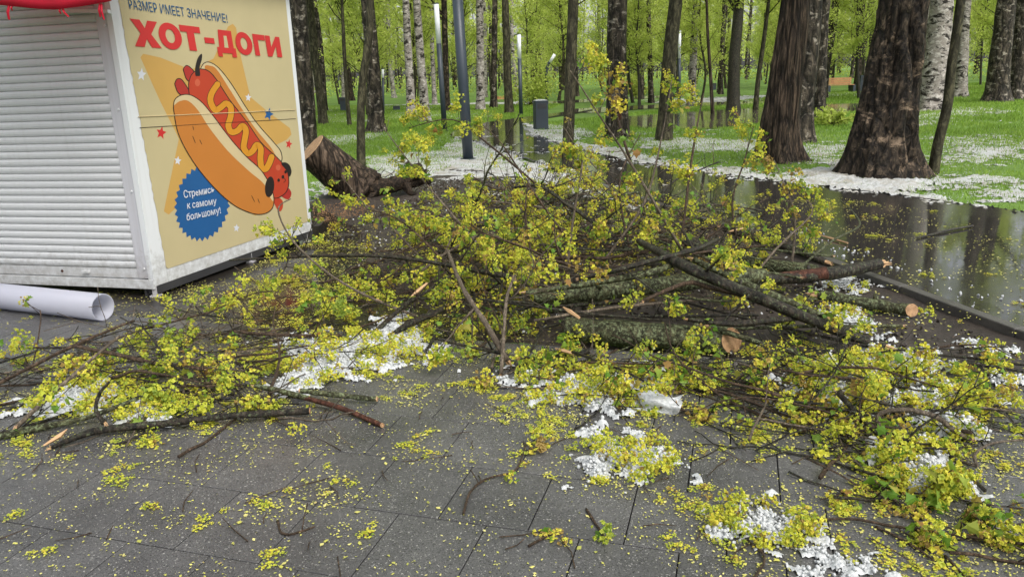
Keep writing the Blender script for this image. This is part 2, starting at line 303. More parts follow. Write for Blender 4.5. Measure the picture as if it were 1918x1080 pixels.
class MB:
    def __init__(s): s.v = []; s.q = []; s.t = []; s.n = 0; s.tint = []
    def add(s, V, Q=None, T=None, tint=None):
        V = np.asarray(V, float)
        if Q is not None and len(Q): s.q.append(np.asarray(Q, int) + s.n)
        if T is not None and len(T): s.t.append(np.asarray(T, int) + s.n)
        s.v.append(V); s.n += len(V)
        if tint is not None: s.tint.append(np.broadcast_to(np.asarray(tint, float), (len(V),)))
    def tube(s, P, R, n=6, cap0=True, cap1=True):
        P = np.asarray(P, float); R = np.broadcast_to(np.asarray(R, float), (len(P),))
        T = np.gradient(P, axis=0); T /= np.linalg.norm(T, axis=1)[:, None] + 1e-9
        a = np.array([0, 0, 1.]) if abs(T[0, 2]) < .9 else np.array([1., 0, 0])
        u = np.cross(T[0], a); u /= np.linalg.norm(u)
        ang = np.arange(n) * 2 * math.pi / n; c, sn = np.cos(ang)[:, None], np.sin(ang)[:, None]
        V = []
        for i in range(len(P)):
            u = u - T[i] * (u @ T[i]); u /= np.linalg.norm(u) + 1e-9; v = np.cross(T[i], u)
            V.append(P[i] + R[i] * (c * u + sn * v))
        V = np.concatenate(V); i = np.arange(len(P) - 1)[:, None] * n; j = np.arange(n)[None]; k = (j + 1) % n
        Q = np.stack([i + j, i + k, i + n + k, i + n + j], -1).reshape(-1, 4)
        Tr = []
        if cap0: Tr += [(0, b + 1, b) for b in range(1, n - 1)]
        if cap1:
            o = (len(P) - 1) * n; Tr += [(o, o + b, o + b + 1) for b in range(1, n - 1)]
        s.add(V, Q, np.array(Tr) if Tr else None)
    def box(s, c, sx, sy, sz, R=None):
        v = np.array([(x, y, z) for x in (-.5, .5) for y in (-.5, .5) for z in (-.5, .5)]) * (sx, sy, sz)
        if R is not None: v = v @ np.asarray(R).T
        s.add(v + np.asarray(c), [(0, 1, 3, 2), (4, 6, 7, 5), (0, 4, 5, 1), (2, 3, 7, 6), (0, 2, 6, 4), (1, 5, 7, 3)])
    def mesh(s, name, smooth=False, off=None):
        V = np.concatenate(s.v)
        if off is not None: V = V - np.asarray(off)
        return mesh(name, V, [np.concatenate(x) for x in (s.q, s.t) if x], np.concatenate(s.tint) if s.tint else None, smooth)
def rotz(a): c, s = math.cos(a), math.sin(a); return np.array([[c, -s, 0], [s, c, 0], [0, 0, 1.]])
def smooth_path(pts, n=10, closed=False):
    """Catmull-Rom through points"""
    P = np.asarray(pts, float); out = []
    m = len(P); rng_ = range(m if closed else m - 1)
    for i in rng_:
        if closed: p0, p1, p2, p3 = P[(i-1) % m], P[i], P[(i+1) % m], P[(i+2) % m]
        else: p0, p1, p2, p3 = P[max(i-1, 0)], P[i], P[i+1], P[min(i+2, m-1)]
        t = np.linspace(0, 1, n, endpoint=False)[:, None]
        out.append(.5 * ((2*p1) + (-p0+p2)*t + (2*p0-5*p1+4*p2-p3)*t**2 + (-p0+3*p1-3*p2+p3)*t**3))
    if not closed: out.append(P[-1:])
    return np.concatenate(out)
def sheet(name, pts2, z, material, parent=None, thick=0.0):
    bm = bmesh.new(); vs = [bm.verts.new((float(p[0]), float(p[1]), z)) for p in pts2]; f = bm.faces.new(vs)
    if f.normal.z < 0: f.normal_flip()
    bm.normal_update()
    if f.normal.z < 0: f.normal_flip()
    if thick:
        r = bmesh.ops.extrude_face_region(bm, geom=[f]); nv = [g for g in r['geom'] if isinstance(g, bmesh.types.BMVert)]
        for v in nv: v.co.z += 0
        for v in vs: v.co.z -= thick
        bmesh.ops.recalc_face_normals(bm, faces=bm.faces)
    bm.normal_update(); bmesh.ops.triangulate(bm, faces=[f for f in bm.faces if len(f.verts) > 4], ngon_method='EAR_CLIP')
    me = bpy.data.meshes.new(name); bm.to_mesh(me); bm.free(); return obj(name, me, material, parent)

# ------------------------------------------------------------------ the ground
PA = math.radians(-16.5); PE = np.array([math.cos(PA), math.sin(PA)]); PN = np.array([-PE[1], PE[0]])
def uv2w(u, v): return PE * u + PN * v
sheet('terrain', [(-260, -30), (260, -30), (260, 320), (-260, 320)], -.03, 'lawn')['kind'] = 'structure'
bpy.data.objects['terrain'].name = 'lawn'
# path
path_near = [(1918, 628), (1603, 510), (1526, 483), (1380, 434), (1200, 374), (1100, 339), (1000, 303), (940, 282), (890, 266), (850, 259), (846, 251), (866, 242), (905, 232), (960, 224), (1010, 217), (1060, 211)]
path_far = [(1110, 206), (1075, 213), (1020, 222), (995, 230), (985, 243), (1010, 256), (1100, 285), (1250, 315), (1400, 335), (1500, 347), (1700, 372), (1918, 402)]
near_w = np.array([G(a, b)[:2] for a, b in path_near]); far_w = np.array([G(a, b)[:2] for a, b in path_far])
kd = near_w[0] - near_w[1]; kd /= np.linalg.norm(kd)
fd = far_w[-1] - far_w[-2]; fd /= np.linalg.norm(fd)
near_w = np.concatenate([[near_w[0] + kd * 6], near_w]); far_w = np.concatenate([far_w, [far_w[-1] + fd * 7]])
path_pg = np.concatenate([smooth_path(near_w, 6), smooth_path(far_w, 6)])
sheet('path', path_pg, .035, 'path_wet', thick=.08)['kind'] = 'structure'
# kerb between the path and the soil strip, laid in stones
kline = smooth_path(near_w[:7], 8)
kerb = tag(empty('kerb', (0, 0, 0)), kind='structure')
seg = np.linalg.norm(np.diff(kline, axis=0), axis=1); cum = np.concatenate([[0], np.cumsum(seg)])
def along(s): return np.array([np.interp(s, cum, kline[:, 0]), np.interp(s, cum, kline[:, 1])])
s_ = 0.0; rg = random.Random(3)
while s_ < cum[-1] - .3:
    a, b = along(s_ + .004), along(min(s_ + .996, cum[-1])); d = b - a; L = np.linalg.norm(d); ang = math.atan2(d[1], d[0]); nrm = np.array([-d[1], d[0]]) / L
    mb = MB(); mb.box((0, 0, 0), L, .08, .14)
    o = obj('kerb_stone', mb.mesh('kerb_stone'), 'kerb', kerb); c = (a + b) / 2
    o.location = (c[0] + nrm[0] * .03, c[1] + nrm[1] * .03, -.022 + rg.uniform(-.004, .004)); o.rotation_euler = (rg.uniform(-.03, .03), 0, ang)
    bv = o.modifiers.new('edge', 'BEVEL'); bv.width = .008; bv.segments = 2
    s_ += 1.0
# soil strip, lumpy
def lumpy(name, pg, step, amp, base, material, freq=3.0, kind='structure'):
    lo, hi = pg.min(0), pg.max(0); nx, ny = int((hi[0]-lo[0]) / step) + 1, int((hi[1]-lo[1]) / step) + 1
    X, Y = np.meshgrid(lo[0] + np.arange(nx) * step, lo[1] + np.arange(ny) * step, indexing='ij')
    P = np.stack([X.ravel(), Y.ravel()], 1); ed = edge_dist(P, pg); ins = inside(P, pg)
    sgn = np.where(ins, ed, -ed)
    h = base + amp * (fbm(P[:, 0] * freq, P[:, 1] * freq, o=5) - .5) * 2
    h = np.where(sgn < .12, np.minimum(h, base) - (.12 - sgn) * .3, h)
    V = np.concatenate([P, h[:, None]], 1); idx = np.arange(nx * ny).reshape(nx, ny)
    Q = np.stack([idx[:-1, :-1], idx[1:, :-1], idx[1:, 1:], idx[:-1, 1:]], -1).reshape(-1, 4)
    keep = (sgn[Q] > -.1).all(1)
    o = obj(name, mesh(name, V, [Q[keep]], smooth=True), material); o['kind'] = kind; return o
edge_v = 4.262
mud_pg = np.concatenate([[uv2w(-2.2, edge_v + .02), uv2w(4.6, edge_v + .02)], near_w[:7] + np.array([.10, .07]), poly([(850, 310), (780, 335), (690, 345), (590, 360), (560, 420)]), [[-1.9, 6.0]]])
lumpy('soil', mud_pg, .05, .030, -.012, 'mud', 2.6)
yard_pg = np.array([uv2w(-9, edge_v + .01), uv2w(-1.4, edge_v + .01), [-1.2, 6.2], [-1.6, 8.2], [-2.6, 10.2], [-12, 11.5]])
sheet('yard', yard_pg, -.002, 'yard_wet')['kind'] = 'structure'
bpy.data.objects['yard'].name = 'pavement_yard'
# paved apron: one slab = one part
pav = tag(empty('pavement'), kind='structure')
o = sheet('joint_bed', [uv2w(-9, -2), uv2w(6, -2), uv2w(6, edge_v), uv2w(-9, edge_v)], -.002, 'grout', pav)
SL_U, SL_V, GAP = .345, .401, .0046
mb = MB(); mb.box((0, 0, 0), SL_U - GAP, SL_V - GAP, .05); slab_me = mb.mesh('slab')
bm = bmesh.new(); bm.from_mesh(slab_me); bmesh.ops.bevel(bm, geom=[e for e in bm.edges if all(v.co.z > 0 for v in e.verts)], offset=.0016, segments=1, affect='EDGES'); bm.to_mesh(slab_me); bm.free()
slab_me.materials.append(M['slab'])
rg = random.Random(11)
for row in range(-3, 6):
    v0 = 1.95 + row * SL_V; h = SL_V
    if v0 + h > edge_v + .25: break
    ph = -2.546 if row % 2 == 0 else -2.391
    for k in range(-14, 18):
        u0 = ph + k * SL_U; c = uv2w(u0 + SL_U / 2, v0 + h / 2)
        if v0 < 1.2 and c[1] < 1.55: continue
        if abs(c[0]) > .74 * c[1] + .75 or c[1] < 1.6: continue
        s = obj('slab', slab_me, None, pav); s.location = (c[0], c[1], -.025 + .012 + rg.uniform(-.0006, .0006)); s.rotation_euler = (rg.uniform(-.0012, .0012), rg.uniform(-.0012, .0012), PA)
        if v0 + h > edge_v: s.scale.y = (edge_v - v0) / h; cc = uv2w(u0 + SL_U / 2, (v0 + edge_v) / 2); s.location.x, s.location.y = cc
SLAB_Z = .0135
# puddle on the lawn and the far paths
PUD = []
def puddle(pts, name='puddle', material='puddle', z=-.008):
    pg = smooth_path(poly(pts), 6, True); PUD.append(pg); o = sheet(name, pg, z, material); o['kind'] = 'structure'; return o
puddle([(1130, 222), (1250, 212), (1380, 203), (1500, 197), (1600, 193), (1640, 200), (1560, 214), (1500, 222), (1440, 228), (1330, 240), (1250, 240), (1180, 236)])
puddle([(1060, 205), (1200, 197), (1360, 190), (1450, 188), (1460, 192), (1360, 197), (1200, 204), (1110, 211)])
def ribbon(pts, width, z, material, name='path'):
    C = smooth_path(np.array([G(a, b)[:2] for a, b in pts]), 8); T = np.gradient(C, axis=0); T /= np.linalg.norm(T, axis=1)[:, None]; Nn = np.stack([-T[:, 1], T[:, 0]], 1)
    o = sheet(name, np.concatenate([C + Nn * width / 2, (C - Nn * width / 2)[::-1]]), z, material); o['kind'] = 'structure'; return o
ribbon([(560, 210), (750, 203), (900, 198), (1060, 190), (1200, 182), (1300, 178)], 3.0, -.018, 'path_wet')
ribbon([(1430, 190), (1560, 178), (1700, 170), (1918, 160)], 2.6, -.016, 'puddle')

# ------------------------------------------------------------------ kiosk
P0 = G(293, 556); P1 = G(586, 450); P0[2] = P1[2] = 0
kdir = (P1 - P0) / np.linalg.norm(P1 - P0); KN = np.array([kdir[1], -kdir[0], 0])           # side wall direction, outward normal
phi = math.radians(15.0); fdir = np.array([-math.cos(phi), math.sin(phi), 0]); FN = np.array([-fdir[1] * 1.0, fdir[0], 0]); FN = np.array([-math.sin(phi), -math.cos(phi), 0])
KL = np.linalg.norm(P1 - P0)
kiosk = tag(empty('kiosk', P0), 'white fast food kiosk with closed roller shutter and hot dog poster', 'kiosk')
KO = P0.copy()
def kpart(name, mb, material, parent=None, smooth=False):
    return obj(name, mb.mesh(name, smooth, KO), material, parent or kiosk)
def prism(mb, base, z0, z1):
    n = len(base); V = np.concatenate([np.c_[base, np.full(n, z0)], np.c_[base, np.full(n, z1)]])
    Q = [(i, (i + 1) % n, n + (i + 1) % n, n + i) for i in range(n)]
    T = [(0, i + 1, i) for i in range(1, n - 1)] + [(n, n + i, n + i + 1) for i in range(1, n - 1)]
    mb.add(V, Q, T)
def fpt(a, b, off=0.0): return P0 + fdir * a + np.array([0, 0, b]) + FN * off     # a metres along the front, b up
def spt(a, b, off=0.0): return P0 + kdir * a + np.array([0, 0, b]) + KN * off
KZ0, KZ1, KFW = .085, 2.42, 2.3
mb = MB(); prism(mb, np.array([(P0 + fdir * .10 + kdir * .03)[:2], (P0 + kdir * KL + fdir * .03)[:2], (P0 + kdir * KL + fdir * KFW)[:2], (P0 + fdir * KFW + kdir * .03)[:2]]), KZ0 + .03, KZ1)
kpart('body', mb, 'kiosk_white')
mb = MB(); prism(mb, np.array([(P0 - kdir * .12 - fdir * .12)[:2], (P0 + kdir * (KL + .12) - fdir * .12)[:2], (P0 + kdir * (KL + .12) + fdir * (KFW + .1))[:2], (P0 - kdir * .12 + fdir * (KFW + .1))[:2]]), KZ1 + .002, KZ1 + .1)
kpart('roof', mb, 'kiosk_white')
def beam(mb, pts_a, thick_dir):      # box from 4 corner points extruded along a vector
    A = np.array(pts_a); B = A + thick_dir
    mb.add(np.concatenate([A, B]), [(0, 1, 2, 3), (7, 6, 5, 4), (0, 4, 5, 1), (1, 5, 6, 2), (2, 6, 7, 3), (3, 7, 4, 0)])
# side wall frame: corner post, far post, bottom rail, measured against the sight lines of the photograph
def sidepx(x, y, off=0.0): return onplane(x, y, P0 + KN * off, KN)
def frontpx(x, y, off=0.0): return onplane(x, y, P0 + FN * off, FN)
top = KZ1
def s_at(px, py): q = sidepx(px, py) - P0; return q @ kdir, q[2]
a0, b0 = s_at(312, 504); a1, b1 = s_at(577, 416); au, bu = s_at(222, 0); av, bv_ = s_at(535, 0)
print('poster lower left', a0, b0, 'lower right', a1, b1, 'upper', au, bu, av, bv_, 'KL', KL)
mb = MB(); beam(mb, [spt(.0, KZ0), spt(a0, KZ0), spt(a0, top), spt(.0, top)], -KN * .05); kpart('corner_post', mb, 'kiosk_white')
mb = MB(); beam(mb, [spt(a1, KZ0 + .02), spt(KL + .005, KZ0 + .02), spt(KL + .005, top), spt(a1, top)], -KN * .05); kpart('corner_post', mb, 'kiosk_white')
mb = MB(); beam(mb, [spt(a0 + .002, KZ0), spt(a1 - .002, KZ0 + .02), spt(a1 - .002, b1 + .004), spt(a0 + .002, b0 + .004)], -KN * .047); kpart('bottom_rail', mb, 'kiosk_white')
mb = MB(); beam(mb, [spt(.01, KZ0 - .065), spt(KL + .015, KZ0 - .045), spt(KL + .015, KZ0 + .015), spt(.01, KZ0 - .004)], -KN * .08); kpart('base_beam', mb, 'dark_steel')
mb = MB(); beam(mb, [spt(.0, KZ0 - .02, -.09), spt(KL - .1, KZ0 - .02, -.09), spt(KL - .1, .0, -.09), spt(.0, .0, -.09)], -KN * .02); kpart('base_skirt', mb, 'dark_steel')
for a in (.02, KL * .55, KL - .08):
    mb = MB(); q = spt(a, 0, -.02)
    mb.box(q + (0, 0, .03), .035, .035, .11); mb.box(q + (0, 0, .006), .07, .07, .012); kpart('foot', mb, 'jamb')
# front: corner strip, jamb, shutter of single slats, bottom bar, sill
fq = lambda x, y: frontpx(x, y) - P0
fa = lambda x, y: (fq(x, y) @ fdir, fq(x, y)[2])
ja0, _ = fa(272, 470); jb0, _ = fa(255, 470)
c_in = .045; j_in = .145
mb = MB(); beam(mb, [fpt(0, KZ0), fpt(c_in, KZ0), fpt(c_in, top), fpt(0, top)], -FN * .06); kpart('corner_trim', mb, 'kiosk_white')
mb = MB(); beam(mb, [fpt(c_in + .002, KZ0 + .06, -.008), fpt(j_in, KZ0 + .06, -.008), fpt(j_in, top, -.008), fpt(c_in + .002, top, -.008)], -FN * .05); jm = kpart('jamb', mb, 'jamb')
for z in (.22, .82, 1.42, 2.0):
    mb = MB(); q = fpt(.075, z, -.006); mb.tube([q, q + FN * .006], [.010, .008], 8); kpart('screw', mb, 'kiosk_white', jm)
shut = obj('shutter', None, None, kiosk)
slat_h = .0565; z = KZ0 + .135; W0, W1 = j_in + .002, KFW - .1; rg = random.Random(2)
tiltk = -.010                                                     # the shutter hangs a touch out of level
def slat_mesh():
    prof = [(0.0, .000), (.006, .007), (.020, .0115), (.036, .0115), (.048, .0075), (.0545, .001), (.0545, -.006), (0.0, -.006)]
    V = []; NX = 9
    for i in range(NX):
        a = W0 + (W1 - W0) * i / (NX - 1)
        for (h, o) in prof: V.append(fpt(a, h + tiltk * (a - W0), o - .020 + .0009 * math.sin(i * 2.1)) - KO)
    n = len(prof); Q = [(i*n+j, i*n+(j+1) % n, (i+1)*n+(j+1) % n, (i+1)*n+j) for i in range(NX-1) for j in range(n)]
    me = mesh('slat', np.array(V), [np.array(Q)]); me.materials.append(M['shutter']); return me
sm = slat_mesh()
while z < 2.16:
    s = obj('slat', sm, None, shut); s.location = (0, 0, z); z += slat_h
mb = MB(); beam(mb, [fpt(j_in + .002, KZ0 + .06, -.012), fpt(KFW - .1, KZ0 + .06 + tiltk * 2, -.012), fpt(KFW - .1, KZ0 + .132 + tiltk * 2, -.012), fpt(j_in + .002, KZ0 + .132, -.012)], -FN * .03); bb = kpart('bottom_bar', mb, 'shutter', shut)
for a in (.62, ):
    mb = MB(); q = fpt(a, KZ0 + .095, -.012); mb.box(q + FN * .012, .06, .024, .018, rotz(math.pi - phi)); kpart('handle', mb, 'kiosk_white', shut)
mb = MB(); q = fpt(.86, KZ0 + .09, -.012); mb.tube([q, q + FN * .004], [.012, .011], 9); kpart('rust_spot', mb, 'stripped', shut)
mb = MB(); beam(mb, [fpt(0, KZ0 - .075, .012), fpt(KFW, KZ0 - .075 - .01, .012), fpt(KFW, KZ0 + .047 - .01, .012), fpt(0, KZ0 - .006, .012)], -FN * .05); 
mb = MB(); beam(mb, [fpt(.001, KZ0 - .02, .010), fpt(KFW, KZ0 - .036, .010), fpt(KFW, KZ0 + .030, .010), fpt(.001, KZ0 + .048, .010)], -FN * .05); kpart('sill', mb, 'kiosk_white')
mb = MB(); beam(mb, [fpt(j_in, 2.17, .0), fpt(KFW, 2.17, .0), fpt(KFW, top, .0), fpt(j_in, top, .0)], -FN * .04); kpart('shutter_box', mb, 'kiosk_white')
mb = MB(); beam(mb, [fpt(-.01, 2.075, .045), fpt(.42, 2.10, .045), fpt(.42, 2.125, .045), fpt(-.01, 2.10, .045)], -FN * .03); kpart('awning_rail', mb, 'kiosk_white')
# red awning valance hanging over the shutter, in folds, with ties
aw_lo = [(-160, 6), (-60, 8), (0, 10), (30, 13), (60, 16), (90, 18), (110, 18), (130, 15), (160, 11), (190, 6), (208, 2)]
lo = smooth_path(np.array(aw_lo, float), 5); AWF = .62
V = []; RN = 14
for i, (x, y) in enumerate(lo):
    p = frontpx(x, y, AWF); wall = np.dot(p - P0, fdir)
    for k in range(RN):
        t = k / (RN - 1)
        if t < .3: q = p + np.array([0, 0, .16 * t / .3]) + FN * .004 * math.sin(i * .45 + 1.5 * t)
        else: u_ = (t - .3) / .7; q = p + np.array([0, 0, .16]) + (np.array([0, 0, .40]) - FN * (AWF - .02)) * u_
        V.append(q - KO)
n = len(lo); Q = [(i*RN+k, (i+1)*RN+k, (i+1)*RN+k+1, i*RN+k+1) for i in range(n-1) for k in range(RN-1)]
awn = obj('awning', mesh('awning', np.array(V), [np.array(Q)], smooth=True), 'awning_red', kiosk)
sol = awn.modifiers.new('cloth', 'SOLIDIFY'); sol.thickness = .003
for (x0, y0, x1, y1, wd) in [(17, 12, 17, 37, 2.2), (24, 13, 23, 20, 1.2), (113, 18, 114, 26, 1.5), (117, 18, 129, 32, 1.5), (187, 9, 188, 32, 1.6), (190, 9, 195, 37, 1.6)]:
    A, B = frontpx(x0, y0 - 2, AWF - .01), frontpx(x1, y1, AWF - .01); mb = MB(); mb.tube([A, (A + B) / 2 + FN * .01, B], [.004 * wd, .0045 * wd, .0035 * wd], 4); kpart('ribbon', mb, 'awning_red', awn)

# poster: flat print on the side wall, drawn layer upon layer
LAY = [.004]
poster = obj('poster', None, None, kiosk)
def print_poly(name, pts, material, bumpl=True, smoothn=0, parent=None):
    P = smooth_path(pts, smoothn, True) if smoothn else np.asarray(pts, float)
    if bumpl: LAY[0] += .0001
    bm = bmesh.new(); vs = [bm.verts.new(sidepx(x, y, LAY[0]) - KO) for x, y in P]; f = bm.faces.new(vs); f.normal_update(); bmesh.ops.triangulate(bm, faces=[f], ngon_method='EAR_CLIP')
    me = bpy.data.meshes.new(name); bm.to_mesh(me); bm.free(); return obj(name, me, material, parent or poster)
def stroke(name, pts, width, material, n=8, closed=False):
    C = smooth_path(pts, n, closed); T = np.gradient(C, axis=0); T /= np.linalg.norm(T, axis=1)[:, None] + 1e-9; Nn = np.stack([-T[:, 1], T[:, 0]], 1)
    hw = width / 2
    def capc(c, t, s):
        a0_ = math.atan2(t[1], t[0]); return [c + hw * np.array([math.cos(a0_ + s * math.pi / 2 - s * k * math.pi / 6), math.sin(a0_ + s * math.pi / 2 - s * k * math.pi / 6)]) for k in range(1, 6)]
    LAY[0] += .0001; mb = MB()
    A, B = C + Nn * hw, C - Nn * hw; V = np.array([sidepx(x, y, LAY[0]) for x, y in np.concatenate([A, B])]); m = len(C)
    mb.add(V, [(i, i + 1, m + i + 1, m + i) for i in range(m - 1)])
    if width > 4:
        for c, sgn in ((C[0], -1), (C[-1], 1)):
            ring = [c + hw * np.array([math.cos(k * math.pi / 8), math.sin(k * math.pi / 8)]) for k in range(16)]
            V = np.array([sidepx(x, y, LAY[0] + .00004) for x, y in ring]); mb.add(V, None, [(0, i, i + 1) for i in range(1, 15)])
    return kpart(name, mb, material, poster)
def ell(cx, cy, rx, ry, rot=0, n=24):
    a = np.arange(n) * 2 * math.pi / n; x, y = rx * np.cos(a), ry * np.sin(a); c, s = math.cos(rot), math.sin(rot)
    return np.stack([cx + c * x - s * y, cy + s * x + c * y], 1)
def star(cx, cy, rx, ry, rot=0, inner=.45):
    out = []
    for k in range(10):
        r = 1 if k % 2 == 0 else inner; a = rot - math.pi / 2 + k * math.pi / 5; out.append((cx + rx * r * math.cos(a), cy + ry * r * math.sin(a)))
    return out
# ragged lower-left edge of the print
rg = random.Random(8)
left_e = [(222 + (312 - 222) * ((y + 60) / 564.0 - 0.106) / .894 + rg.uniform(-1.2, 1.2), y) for y in range(-60, 504, 9)]
print_poly('backing', [(314, 503)] + [(577, 415), (571, 355), (560, 250), (548, 130), (534, -8), (529, -58)] + left_e, 'poster_cream')
print_poly('big_star', [(268, 101), (300, 108), (358, 131), (400, 110), (427, 50), (436, 45), (442, 52), (452, 110), (469, 182), (505, 212), (543, 240), (546, 252), (537, 262), (500, 280), (489, 330), (490, 398), (478, 404), (450, 385), (425, 360), (390, 330), (340, 380), (316, 402), (307, 396), (311, 375), (335, 260), (300, 190), (263, 108)], 'poster_star')
for (x, y, rx, ry, r, m_) in [(265, 140, 9, 13, .1, 'poster_white'), (465, 183, 6, 8, .1, 'poster_white'), (333, 301, 7, 9, .15, 'poster_white'), (443, 427, 6, 8, .1, 'poster_white'), (503, 214, 9.5, 13, .3, 'poster_blue'), (302, 249, 10, 13, .2, 'poster_red'), (541, 270, 6.5, 9.5, .2, 'poster_red')]:
    print_poly('small_star', star(x, y, rx, ry, r), m_)
bd = []
for k in range(64):
    r = 1.0 if k % 2 == 0 else .90; a = k * 2 * math.pi / 64; bd.append((379 + 53 * r * math.cos(a), 380 + 72 * r * math.sin(a) - 8 * math.cos(a) * r))
print_poly('badge', bd, 'poster_blue')
def outline(pts, n): stroke('outline', list(pts) + [pts[0]], 1.6, 'poster_black', n)
bb_ = [(375, 130), (382, 119), (393, 117), (410, 128), (433, 157), (460, 200), (483, 233), (513, 267), (526, 284), (527, 302), (512, 300), (470, 262), (420, 195), (395, 150)]
print_poly('back_bun', bb_, 'poster_crumb', smoothn=6); outline(bb_, 6)
print_poly('bun_crust', [(384, 130), (396, 124), (408, 133), (430, 167), (457, 210), (480, 243), (510, 280), (516, 300), (470, 262), (420, 195)], 'poster_bun', smoothn=6)
f1 = [(343, 130), (349, 123), (357, 127), (364, 137), (358, 153), (349, 148)]; f2 = [(327, 157), (332, 148), (341, 150), (353, 168), (357, 180), (345, 181), (333, 173)]
for f_ in (f1, f2): print_poly('paw', f_, 'poster_sausage_dark', smoothn=5); outline(f_, 5)
sa = [(353, 157), (359, 140), (373, 130), (390, 133), (406, 150), (430, 187), (462, 228), (490, 268), (518, 294), (535, 314), (541, 336), (538, 356), (526, 368), (511, 370), (490, 350), (460, 320), (420, 280), (385, 230), (358, 190)]
print_poly('paw', [(540, 352), (546, 362), (541, 373), (532, 371), (527, 366), (535, 360)], 'poster_sausage_dark', smoothn=4)
print_poly('paw', [(515, 368), (523, 370), (530, 378), (529, 391), (523, 396), (517, 388), (513, 377)], 'poster_sausage', smoothn=4)
print_poly('sausage', sa, 'poster_sausage', smoothn=6); outline(sa, 6)
print_poly('highlight', ell(370, 155, 5, 7), 'poster_sausage_light'); print_poly('highlight', ell(521, 314, 4.5, 5.5), 'poster_sausage_light')
print_poly('tail', [(366, 141), (366, 125), (371, 108), (378, 101), (378, 112), (374, 126), (375, 141), (370, 143)], 'poster_black', smoothn=5)
mu = np.array([(1222, 475), (1190, 525), (1183, 570), (1208, 618), (1240, 605), (1270, 582), (1297, 605), (1296, 655), (1283, 705), (1300, 742), (1335, 735), (1362, 708), (1382, 735), (1374, 790), (1370, 830), (1393, 862), (1420, 848), (1442, 815), (1465, 835), (1463, 890), (1470, 940), (1492, 950), (1512, 920), (1526, 882)]) / 3.0
stroke('mustard', mu, 13.0, 'poster_black', 6); stroke('mustard', mu, 11.0, 'poster_mustard', 6)
fb = [(325, 203), (327, 188), (338, 179), (356, 178), (377, 191), (400, 218), (430, 258), (460, 292), (488, 318), (505, 345), (513, 370), (510, 390), (496, 400), (474, 400), (438, 384), (398, 348), (360, 300), (334, 250)]
print_poly('front_bun', fb, 'poster_bun', smoothn=6)
print_poly('bun_crumb', [(325, 198), (328, 187), (338, 179), (356, 178), (377, 191), (400, 218), (430, 258), (460, 292), (488, 318), (508, 352), (512, 376), (505, 368), (494, 344), (466, 320), (428, 284), (394, 242), (371, 207), (352, 189), (336, 190)], 'poster_crumb', smoothn=5); outline(fb, 6)
print_poly('ear', ell(505, 350, 8.6, 19.5, .12), 'poster_black'); print_poly('ear', [(527, 307), (534, 304), (542, 309), (546, 320), (544, 329), (540, 330), (537, 320)], 'poster_black', smoothn=5)
for (x, y, r) in ((535, 322, 2.4), (522, 337.5, 2.4), (530, 331.5, 2.6)): print_poly('face_spot', ell(x, y, r, r * 1.3), 'poster_black')
stroke('mouth', [(532, 333), (535, 338), (531, 342)], 1.0, 'poster_black', 4)
for a_, b_ in (((361, 236), (363, 244)), ((361, 255), (366, 268)), ((374, 262), (378, 270)), ((471, 366), (477, 378)), ((483, 372), (486, 380))): stroke('crust_mark', [a_, b_], 1.1, 'poster_black', 3)
# lettering
def lettering(txt, quad, material, bold=0.0, keep=True):
    cu = bpy.data.curves.new('lettering', 'FONT'); cu.body = txt; cu.offset = bold; cu.resolution_u = 4
    to = bpy.data.objects.new('tmp', cu); COL.objects.link(to); dg = bpy.context.evaluated_depsgraph_get(); me = bpy.data.meshes.new_from_object(to.evaluated_get(dg)); bpy.data.objects.remove(to)
    v = np.array([x.co[:] for x in me.vertices]); mn = v[:, :2].min(0); mx = v[:, :2].max(0)
    base = 0.0 if keep else mn[1]
    capt = 0.729
    LAY[0] += .0001; bl, br, tr, tl = [np.array(q, float) for q in quad]
    for i, x in enumerate(me.vertices):
        s = (v[i, 0] - mn[0]) / (mx[0] - mn[0]); t = v[i, 1] / capt
        p = (bl * (1 - s) + br * s) * (1 - t) + (tl * (1 - s) + tr * s) * t
        x.co = Vector(sidepx(p[0], p[1], LAY[0]) - KO)
    me.materials.clear(); return obj('lettering', me, material, poster)
lettering('РАЗМЕР ИМЕЕТ ЗНАЧЕНИЕ!', [(243, 17), (427, 43), (424.5, 27), (239, -2)], 'poster_navy', .004)
def block(polys, s0, s1, quad, material):
    bl, br, tr, tl = [np.array(q, float) for q in quad]; mb = MB()
    for P_ in polys:
        LAY[0] += .00002; pts = []
        for (a_, t) in P_:
            s_ = s0 + (s1 - s0) * a_; p = (bl * (1 - s_) + br * s_) * (1 - t) + (tl * (1 - s_) + tr * s_) * t; pts.append(sidepx(p[0], p[1], LAY[0]))
        bm = bmesh.new(); f = bm.faces.new([bm.verts.new(q) for q in pts]); f.normal_update(); bmesh.ops.triangulate(bm, faces=[f], ngon_method='EAR_CLIP'); bm.verts.index_update()
        mb.add(np.array([v.co[:] for v in bm.verts]), None, np.array([[v.index for v in f.verts] for f in bm.faces])); bm.free()
    kpart('lettering', mb, material, poster)
BQ = [(253, 87), (530, 108), (524, 70), (243, 35)]; k_ = .34
def ringp(): 
    o = [(.5 + .5 * math.cos(a), .5 + .52 * math.sin(a)) for a in np.linspace(0, 2*math.pi, 33)]; i = [(.5 + .20 * math.cos(a), .5 + .27 * math.sin(a)) for a in np.linspace(0, 2*math.pi, 33)]
    return [[o[j], o[j+1], i[j+1], i[j]] for j in range(32)]
